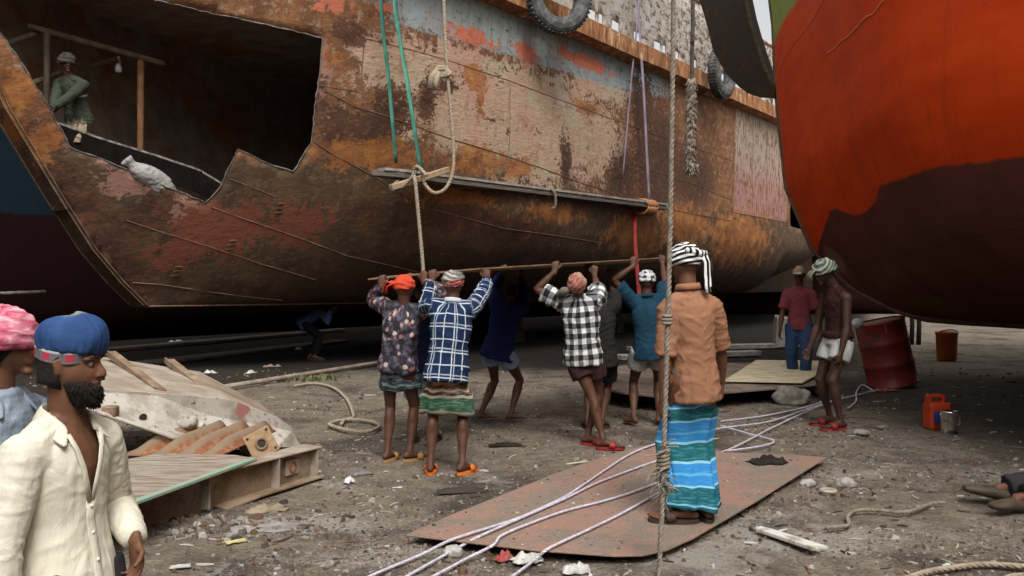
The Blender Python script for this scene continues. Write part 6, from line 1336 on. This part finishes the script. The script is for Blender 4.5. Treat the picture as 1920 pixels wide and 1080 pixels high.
# ================================================================== scrap heap on the left
WP=NT('chalky_white_paint',.85,.2); v=WP.obj(); a=WP.noise(v,4,7,.7); b=WP.noise(v,1.6,4,.6); d=WP.noise(v,22,5,.7)
cl=WP.mix(WP.sm(a,.42,.66),(.47,.435,.38),(.29,.25,.20)); cl=WP.mix(WP.ma('MULTIPLY',WP.sm(d,.60,.66),.9),cl,(.09,.06,.045)); pk=WP.ma('MULTIPLY',WP.sm(b,.55,.60),WP.sm(a,.44,.52)); cl=WP.mix(pk,cl,(.34,.15,.13)); WP.col(cl); WP.bump(d,.4,.008); WP=WP.m
TP=mottled('dusty_tan_plate',(.40,.345,.28),(.27,.21,.155),3.2,.9,.5,.012,(.22,.14,.09))
RG=mottled('rusty_tan_steel',(.26,.185,.12),(.17,.105,.062),5,.85,.5,.012,(.36,.30,.23))
root=empty('hull_section',(-2.5,6.9,0),0,'cut off pale hull section with white flange tilted on the scrap heap','scrap steel'); off=root.location.copy()
def lp(px,py,back=0):
    r=(px-960)/F; k=( -3.4-r*5.7)/(r*2.05-1.47); Y=5.7+2.05*k-.0045*max(0,py-interp(px,[(120,726),(300,737),(430,748),(520,782),(566,838)])); return at(px,py,Y)-off
FP=[(120,726),(300,737),(430,748),(520,782),(548,808),(566,838),(520,839),(385,846),(290,808),(180,772),(120,752)]
nb_=V((-.81,.58,0))
P=[lp(x,y) for x,y in FP]; mb=MB(); mb.prism(P,nb_*.025); mb.obj('flange',WP,root,bevel=.004)
tp=[lp(x,y)+nb_*.026 for x,y in FP[:6]]; bk=[at(545,800,8.25)-off,at(470,748,8.5)-off,at(375,697,8.7)-off,at(185,668,8.3)-off,at(100,660,8.0)-off]
rows=[tp,[tp[i]*.66+q*.34+V((0,0,.015)) for i,q in enumerate([bk[4],bk[3],bk[2],bk[1],(bk[0]+bk[1])*.5,bk[0]])],[tp[i]*.33+q*.67+V((0,0,.02)) for i,q in enumerate([bk[4],bk[3],bk[2],bk[1],(bk[0]+bk[1])*.5,bk[0]])],[bk[4],bk[3],bk[2],bk[1],(bk[0]+bk[1])*.5,bk[0]]]
mb=MB(); mb.add([p for r in rows for p in r],[(i*6+j,i*6+j+1,(i+1)*6+j+1,(i+1)*6+j) for i in range(3) for j in range(5)]); q=mb.obj('top_plate',TP,root); md=q.modifiers.new('t','SOLIDIFY'); md.thickness=.02
for (a,b) in (((208,672,8.05),(302,748,6.78)),((318,686,8.5),(412,764,7.22))):
    A_=at(*a)-off+V((0,0,.045)); B_=at(*b)-off+V((0,0,.05)); mb=MB(); mb.beam(A_,B_,.085,.05); mb.beam(A_+V((-.045,0,.012)),B_+V((-.045,0,.012)),.016,.06); mb.obj('stiffener',RG,root,bevel=.004)
mb=MB(); mb.tube([lp(180,772)-nb_*.02,lp(290,809)-nb_*.02,lp(385,846)-nb_*.02],.014,6); mb.obj('torn_edge',WP,root,True)
for px,py in ((268,782),(399,803)):
    c=lp(px,py)-nb_*.004; mb=MB(); u=V((.58,.81,0)); mb.prism([c+u*(math.cos(t)*.032)+V((0,0,math.sin(t)*.026)) for t in [2*PI*j/16 for j in range(16)]],nb_*.003); mb.obj('dark_hole_disc',M_DARKSTEEL,root)  # flat dark disc painted as the shade inside an open hole
mb=MB(); c=lp(350,792)-nb_*.02; mb.ell(c,(.07,.05,.045)); mb.ell(c+V((.06,.05,-.03)),(.05,.04,.03)); me=fuse_mesh(mb,.012,1); wrinkle(me,.02,16,2); put('torn_flap',me,WP,root,True)
mb=MB(); c=lp(203,770)-nb_*.03; mb.box(c,(.10,.08,.075)); mb.obj('lug',RG,root,bevel=.01)
# girder
g0=gp(225,1005,.0); g1=gp(585,899,.0); root=empty('girder',g0,0,'rusty plate girder lying along the near side of the scrap heap','scrap steel'); off=g0
d=nrm(g1-g0); s=V((-d.y,d.x,0)); L=(g1-g0).length; Hh=.245; 
def gq(l,o,z): return d*l+s*o+V((0,0,z+.0))
mb=MB(); mb.prism([gq(0,0,-.05),gq(L,0,.0),gq(L,0,Hh),gq(0,0,Hh-.02)],s*.014); mb.obj('web',RG,root)
mb=MB(); mb.prism([gq(-.1,-.09,Hh),gq(L+.02,-.085,Hh),gq(L+.02,.10,Hh),gq(-.1,.10,Hh)],V((0,0,.014))); mb.obj('top_flange',TP,root,bevel=.003)
mb=MB(); mb.prism([gq(L*.42,-.14,.0),gq(L*.62,-.12,.018),gq(L+.04,-.10,.022),gq(L+.04,.06,.012),gq(L*.42,-.01,.012)],V((0,0,.016))); mb.obj('bottom_flange',RG,root,bevel=.003)
for l in (L*.36,L*.74,L*.985):
    mb=MB(); mb.prism([gq(l,-.002,.02),gq(l,-.075,.028),gq(l,-.08,Hh-.002),gq(l,-.002,Hh-.002)],d*.012); mb.obj('stiffener',TP,root)
mb=MB(); c=gq(L*.86,-.012,.14); mb.box(c,(.13,.02,.11),Matrix.Rotation(math.atan2(d.y,d.x),3,'Z')); mb.obj('pad',TP,root,bevel=.004)
mb=MB(); mb.tube([c-s*.012+d*(math.cos(t)*.03)+V((0,0,math.sin(t)*.036)) for t in [2*PI*j/16 for j in range(17)]],.010,6); mb.obj('ring',M_STRAKE,root,True)
# green edged plate, corrugated sheet, end flange lying on top
n=NT('grey_brown_worn_sheet',.85); v=n.map(n.obj(),(1.2,7,1),rot=(0,0,.5)); a=n.noise(v,3,6,.65); n.col(n.mix(n.sm(a,.4,.62),(.34,.30,.245),(.20,.145,.10))); n.bump(a,.4,.01)
tz=Hh+.02
TPL=[(100,888),(300,853),(440,856),(482,863),(238,953),(100,1000)]
root=empty('sheet_metal',gp(300,900,tz),0,'grey brown metal sheet with a green painted edge on the girder','sheet metal'); off=root.location.copy()
P=[gp(x,y,tz)-off for x,y in TPL]; MB().prism(P,(0,0,.012)).obj('sheet',n.m,root)
a,b=gp(482,863,tz)-off,gp(100,1004,tz)-off; dd=nrm(a-b); ss=V((-dd.y,dd.x,0)); mb=MB(); mb.prism([b+ss*.0,a+ss*.0,a+ss*.045,b+ss*.06],V((0,0,.0155))); mb.obj('green_edge',mottled('faded_green_paint',(.22,.36,.27),(.30,.33,.25),7),root)
n=NT('orange_rust_scale',.9); v=n.obj(); a=n.noise(v,14,6,.7); h=n.sep(n.attr('cuv','Vector'))[0]; n.col(n.mix(n.sm(n.ma('ADD',h,n.ma('MULTIPLY',n.ma('SUBTRACT',a,.5),.8)),.25,.75),n.mix(n.sm(a,.45,.62),(.22,.08,.035),(.29,.15,.085)),(.22,.155,.10))); n.bump(a,.6,.015)
c0=gp(225,853,.27); c1=gp(408,856,.27); e=at(420,800,6.9)-at(330,850,6.1)+V((.22,0,0))
vs=[];uv=[]; N1=70;N2=8
for i in range(N1+1):
    f=i/N1; hgt=.5-.5*math.cos(2*PI*f*4)
    for j in range(N2+1):
        g=j/N2; p=c0+(c1-c0)*f+e*(g*.8)+V((0,0,.075*hgt*min(1,g*3)+.03*g)); vs.append(p); uv.append((hgt,g,0))
fs=[(i*(N2+1)+j,(i+1)*(N2+1)+j,(i+1)*(N2+1)+j+1,i*(N2+1)+j+1) for i in range(N1) for j in range(N2)]
me=bpy.data.meshes.new('corrugated_sheet'); me.from_pydata(vs,[],fs); me.update(); attr3(me,'cuv',uv); o=put('corrugated_sheet',me,n.m,None,True); md=o.modifiers.new('t','SOLIDIFY'); md.thickness=.012; tag(o,'corrugated orange rusted sheet lying on the scrap heap','sheet metal')
c=at(489,832,6.25); root=empty('flanged_pipe',c,0,'rusty pipe with a square bolted end flange resting on the girder','pipe')
ax=nrm(V((.45,-.85,.22))); u=nrm(V((0,0,1))-ax*ax.z); w=ax.cross(u); q=Matrix.Rotation(.42,3,ax); u=q@u; w=q@w
mb=MB(); mb.prism([u*.10+w*.10,u*.10-w*.10,-u*.10-w*.10,-u*.10+w*.10],ax*.022); mb.obj('end_flange',mottled('rust_tan_flange',(.38,.26,.15),(.27,.16,.085),12),root,bevel=.004)
mb=MB(); mb.rings([[ (u*math.cos(t)+w*math.sin(t))*r+ax*h for t in [2*PI*j/24 for j in range(24)]] for r,h in ((.048,.02),(.048,.034),(.030,.034),(.030,.024))],cap=False); mb.obj('bore_ring',RG,root,True)
MB().prism([(u*math.cos(t)+w*math.sin(t))*.031+ax*.0235 for t in [2*PI*j/20 for j in range(20)]],ax*.002).obj('dark_bore_disc',M_DARKSTEEL,root)  # dark disc stands for the shade down the open bore
for sx in (-1,1):
    for sy in (-1,1): MB().prism([u*(sx*.075+math.cos(t)*.010)+w*(sy*.075+math.sin(t)*.010)+ax*.0225 for t in [2*PI*j/10 for j in range(10)]],ax*.003).obj('dark_hole_disc',M_DARKSTEEL,root)  # dark discs in place of open, shaded bolt holes
MB().tube([-ax*.0,-ax*.55],.06,14).obj('pipe',RG,root,True)
# long pipe and sleepers under the ship
mb=MB(); a=gp(386,731,.05); b=gp(716,679,.05); mb.tube([a,(a+b)*.5,b+ (b-a)*.25],.036,10); tag(mb.obj('long_pipe',mottled('grey_pipe_steel',(.30,.25,.20),(.18,.14,.11),5),None,True),'long straight pipe lying on the ground in front of the dark ship shade','pipe')
SLP=mottled('dark_wet_beam',(.13,.10,.075),(.075,.058,.045),3)
for a,b,w,h,l in (((120,668),(640,622),.35,.10,'long dark beam under the bow, farther of two'),((230,690),(640,642),.5,.07,'long dark beam under the bow, nearer of two')):
    mb=MB(); mb.beam(gp(*a)+V((0,0,h/2)),gp(*b)+V((0,0,h/2)),w,h); tag(mb.obj('ground_beam',SLP,None,bevel=.02),l,'beam','dark beams under the bow')
mb=MB(); mb.tube([at(-20,551,15),at(86,547,15.5)],.035,6); tag(mb.obj('thin_rail',M_CUT,None,True),'thin pale bar in the black shade at the far left','bar')
for i,(px,py,sz) in enumerate(((395,700,.22),(510,688,.3),(330,641,.35),(470,700,.2),(560,655,.22))): crumple('litter_scrap',px,py,sz,sz*.4,.05,PLS if i!=1 else cloth('dull_scrap',(.25,.2,.16)),['white litter left of the pipe in the shade','dull litter in the middle of the shaded ground','pale litter beside the far dark beam','white litter close to the long pipe','pale litter deep under the rusty ship'][i],'litter',0,20+i,.3*i)
# moss by the pipe
rr=random.Random(8); mb=MB(); c=gp(575,712)
for i in range(260):
    x=c.x+rr.gauss(0,.28); y=c.y+rr.gauss(0,.16); a=rr.uniform(0,6.28); l=rr.uniform(.03,.09); p=V((x,y,gz(x,y))); q=p+V((math.cos(a)*.04,math.sin(a)*.04,l)); s_=V((-math.sin(a),math.cos(a),0))*.014; mb.add([p-s_,p+s_,q+s_*.4,q-s_*.4],[(0,1,2,3)])
tag(mb.obj('weeds',mottled('yellow_green_weed',(.17,.165,.075),(.11,.11,.05),8),None),'small yellow green weeds beside the long pipe','weeds',kind='stuff')
# ================================================================== inside the cut-open bow
SIP=(P0[0],P0[1],0)
STG=mottled('stage_wood',(.20,.12,.07),(.11,.07,.045),5)
def bar(a,b,r,mat,label,cat='pole',group='staging poles inside the bow'):
    mb=MB(); mb.tube([a,(a+b)*.5,b],[r,r*.95,r*.9],8,rnd=True); return tag(mb.obj('staging_pole',mat,None,True),label,cat,group)
bar(at(264,118,13.3),at(263,300,13.3),.055,mottled('light_post_wood',(.22,.105,.045),(.14,.07,.03),6),'upright brown wooden post right of the man inside the bow')
DW=mottled('dim_pole_wood',(.20,.155,.12),(.12,.09,.07),6)
bar(at(88,66,13.1),at(87,215,13.1),.05,DW,'upright grey pole just left of the man inside the bow')
bar(at(57,50,13.0),at(305,118,13.9),.05,DW,'long sloping pole above the man inside the bow')
bar(at(20,80,12.9),at(84,56,13.2),.05,DW,'short upper pole at the left corner of the cut hole')
bar(at(55,158,12.85),at(118,134,13.6),.045,DW,'short lower pole behind the shoulder of the man inside the bow')
bar(at(150,130,14.2),at(216,110,14.0),.04,DW,'short pole between the man and the hanging lamp')
mb=MB(); mb.box(V((-6.62,13.5,3.30)),(1.5,1.0,.06),Matrix.Rotation(math.atan2(AX[1],AX[0]),3,'Z')); tag(mb.obj('staging_board',STG),'staging board that the man inside the bow stands on','board')
mb=MB(); c=at(222,118,13.9); root=empty('hanging_lamp',c,0,'small lamp with white reflector hanging from the pole inside the bow','lamp')
MB().tube([V((0,0,.10)),V((.03,0,.0))],.02,8).obj('lamp_holder',NT('lamp_white',.4).col((.6,.6,.58)).m,root)
MB().rings([[V((math.cos(2*PI*j/16)*r,math.sin(2*PI*j/16)*r,z)) for j in range(16)] for r,z in ((.03,-.01),(.055,-.08),(.05,-.14),(.03,-.15))]).obj('lamp_glass',NT('lamp_glass_white',.25).col((.75,.76,.78)).m,root,True)
mb=MB(); mb.ell((0,0,.14),(.42,.2,.17)); mb.ell((.12,0,.10),(.28,.2,.17)); mb.tube([(-.25,0,.13),(-.40,0,.17)],[.13,.07],10,rnd=True); mb.tube([(-.40,0,.17),(-.50,.02,.21)],[.06,.10],10); me=fuse_mesh(mb,.02,2); wrinkle(me,.012,13,4); o=put('sack',me,cloth('white_sack_cloth',(.36,.345,.33),(.27,.255,.24),.5),None,True); o.location=at(281,352,13.16); o.rotation_euler=(0,.42,math.atan2(AX[1],AX[0])); tag(o,'white tied sack lying inside the lower edge of the cut hole','sack')

# ================================================================== sky, sun, camera
W=bpy.data.worlds.new('World'); SC.world=W; W.use_nodes=True; nt=W.node_tree; bg=nt.nodes['Background']
sky=nt.nodes.new('ShaderNodeTexSky'); sky.sky_type='NISHITA'; sky.sun_disc=False
EL,AZ=math.radians(53),math.radians(168)
sky.sun_elevation=EL; sky.sun_rotation=AZ; sky.air_density=1.0; sky.dust_density=6.0; sky.ozone_density=1.0; sky.altitude=0
hs=nt.nodes.new('ShaderNodeHueSaturation'); hs.inputs['Saturation'].default_value=.10; nt.links.new(sky.outputs[0],hs.inputs['Color']); nt.links.new(hs.outputs[0],bg.inputs['Color']); bg.inputs['Strength'].default_value=.15
L=bpy.data.lights.new('sun','SUN'); L.energy=.9; L.angle=math.radians(22); L.color=(1,.96,.90)
o=bpy.data.objects.new('sun',L); COL.objects.link(o)
dirv=V((math.sin(AZ)*math.cos(EL),math.cos(AZ)*math.cos(EL),math.sin(EL))); o.rotation_euler=dirv.to_track_quat('Z','Y').to_euler(); o.location=(0,0,30)
cam=bpy.data.cameras.new('camera'); cam.sensor_width=36; cam.lens=30; cam.shift_y=-10/1920; cam.clip_end=600; cam.clip_start=.05
co=bpy.data.objects.new('camera',cam); COL.objects.link(co); co.location=(0,0,CAMZ); co.rotation_euler=(PI/2,0,0); SC.camera=co
SC.view_settings.view_transform='Standard'; SC.view_settings.look='None'; SC.view_settings.gamma=1; SC.view_settings.exposure=.58
SC.render.engine='CYCLES'; SC.cycles.max_bounces=6; SC.cycles.use_denoising=True
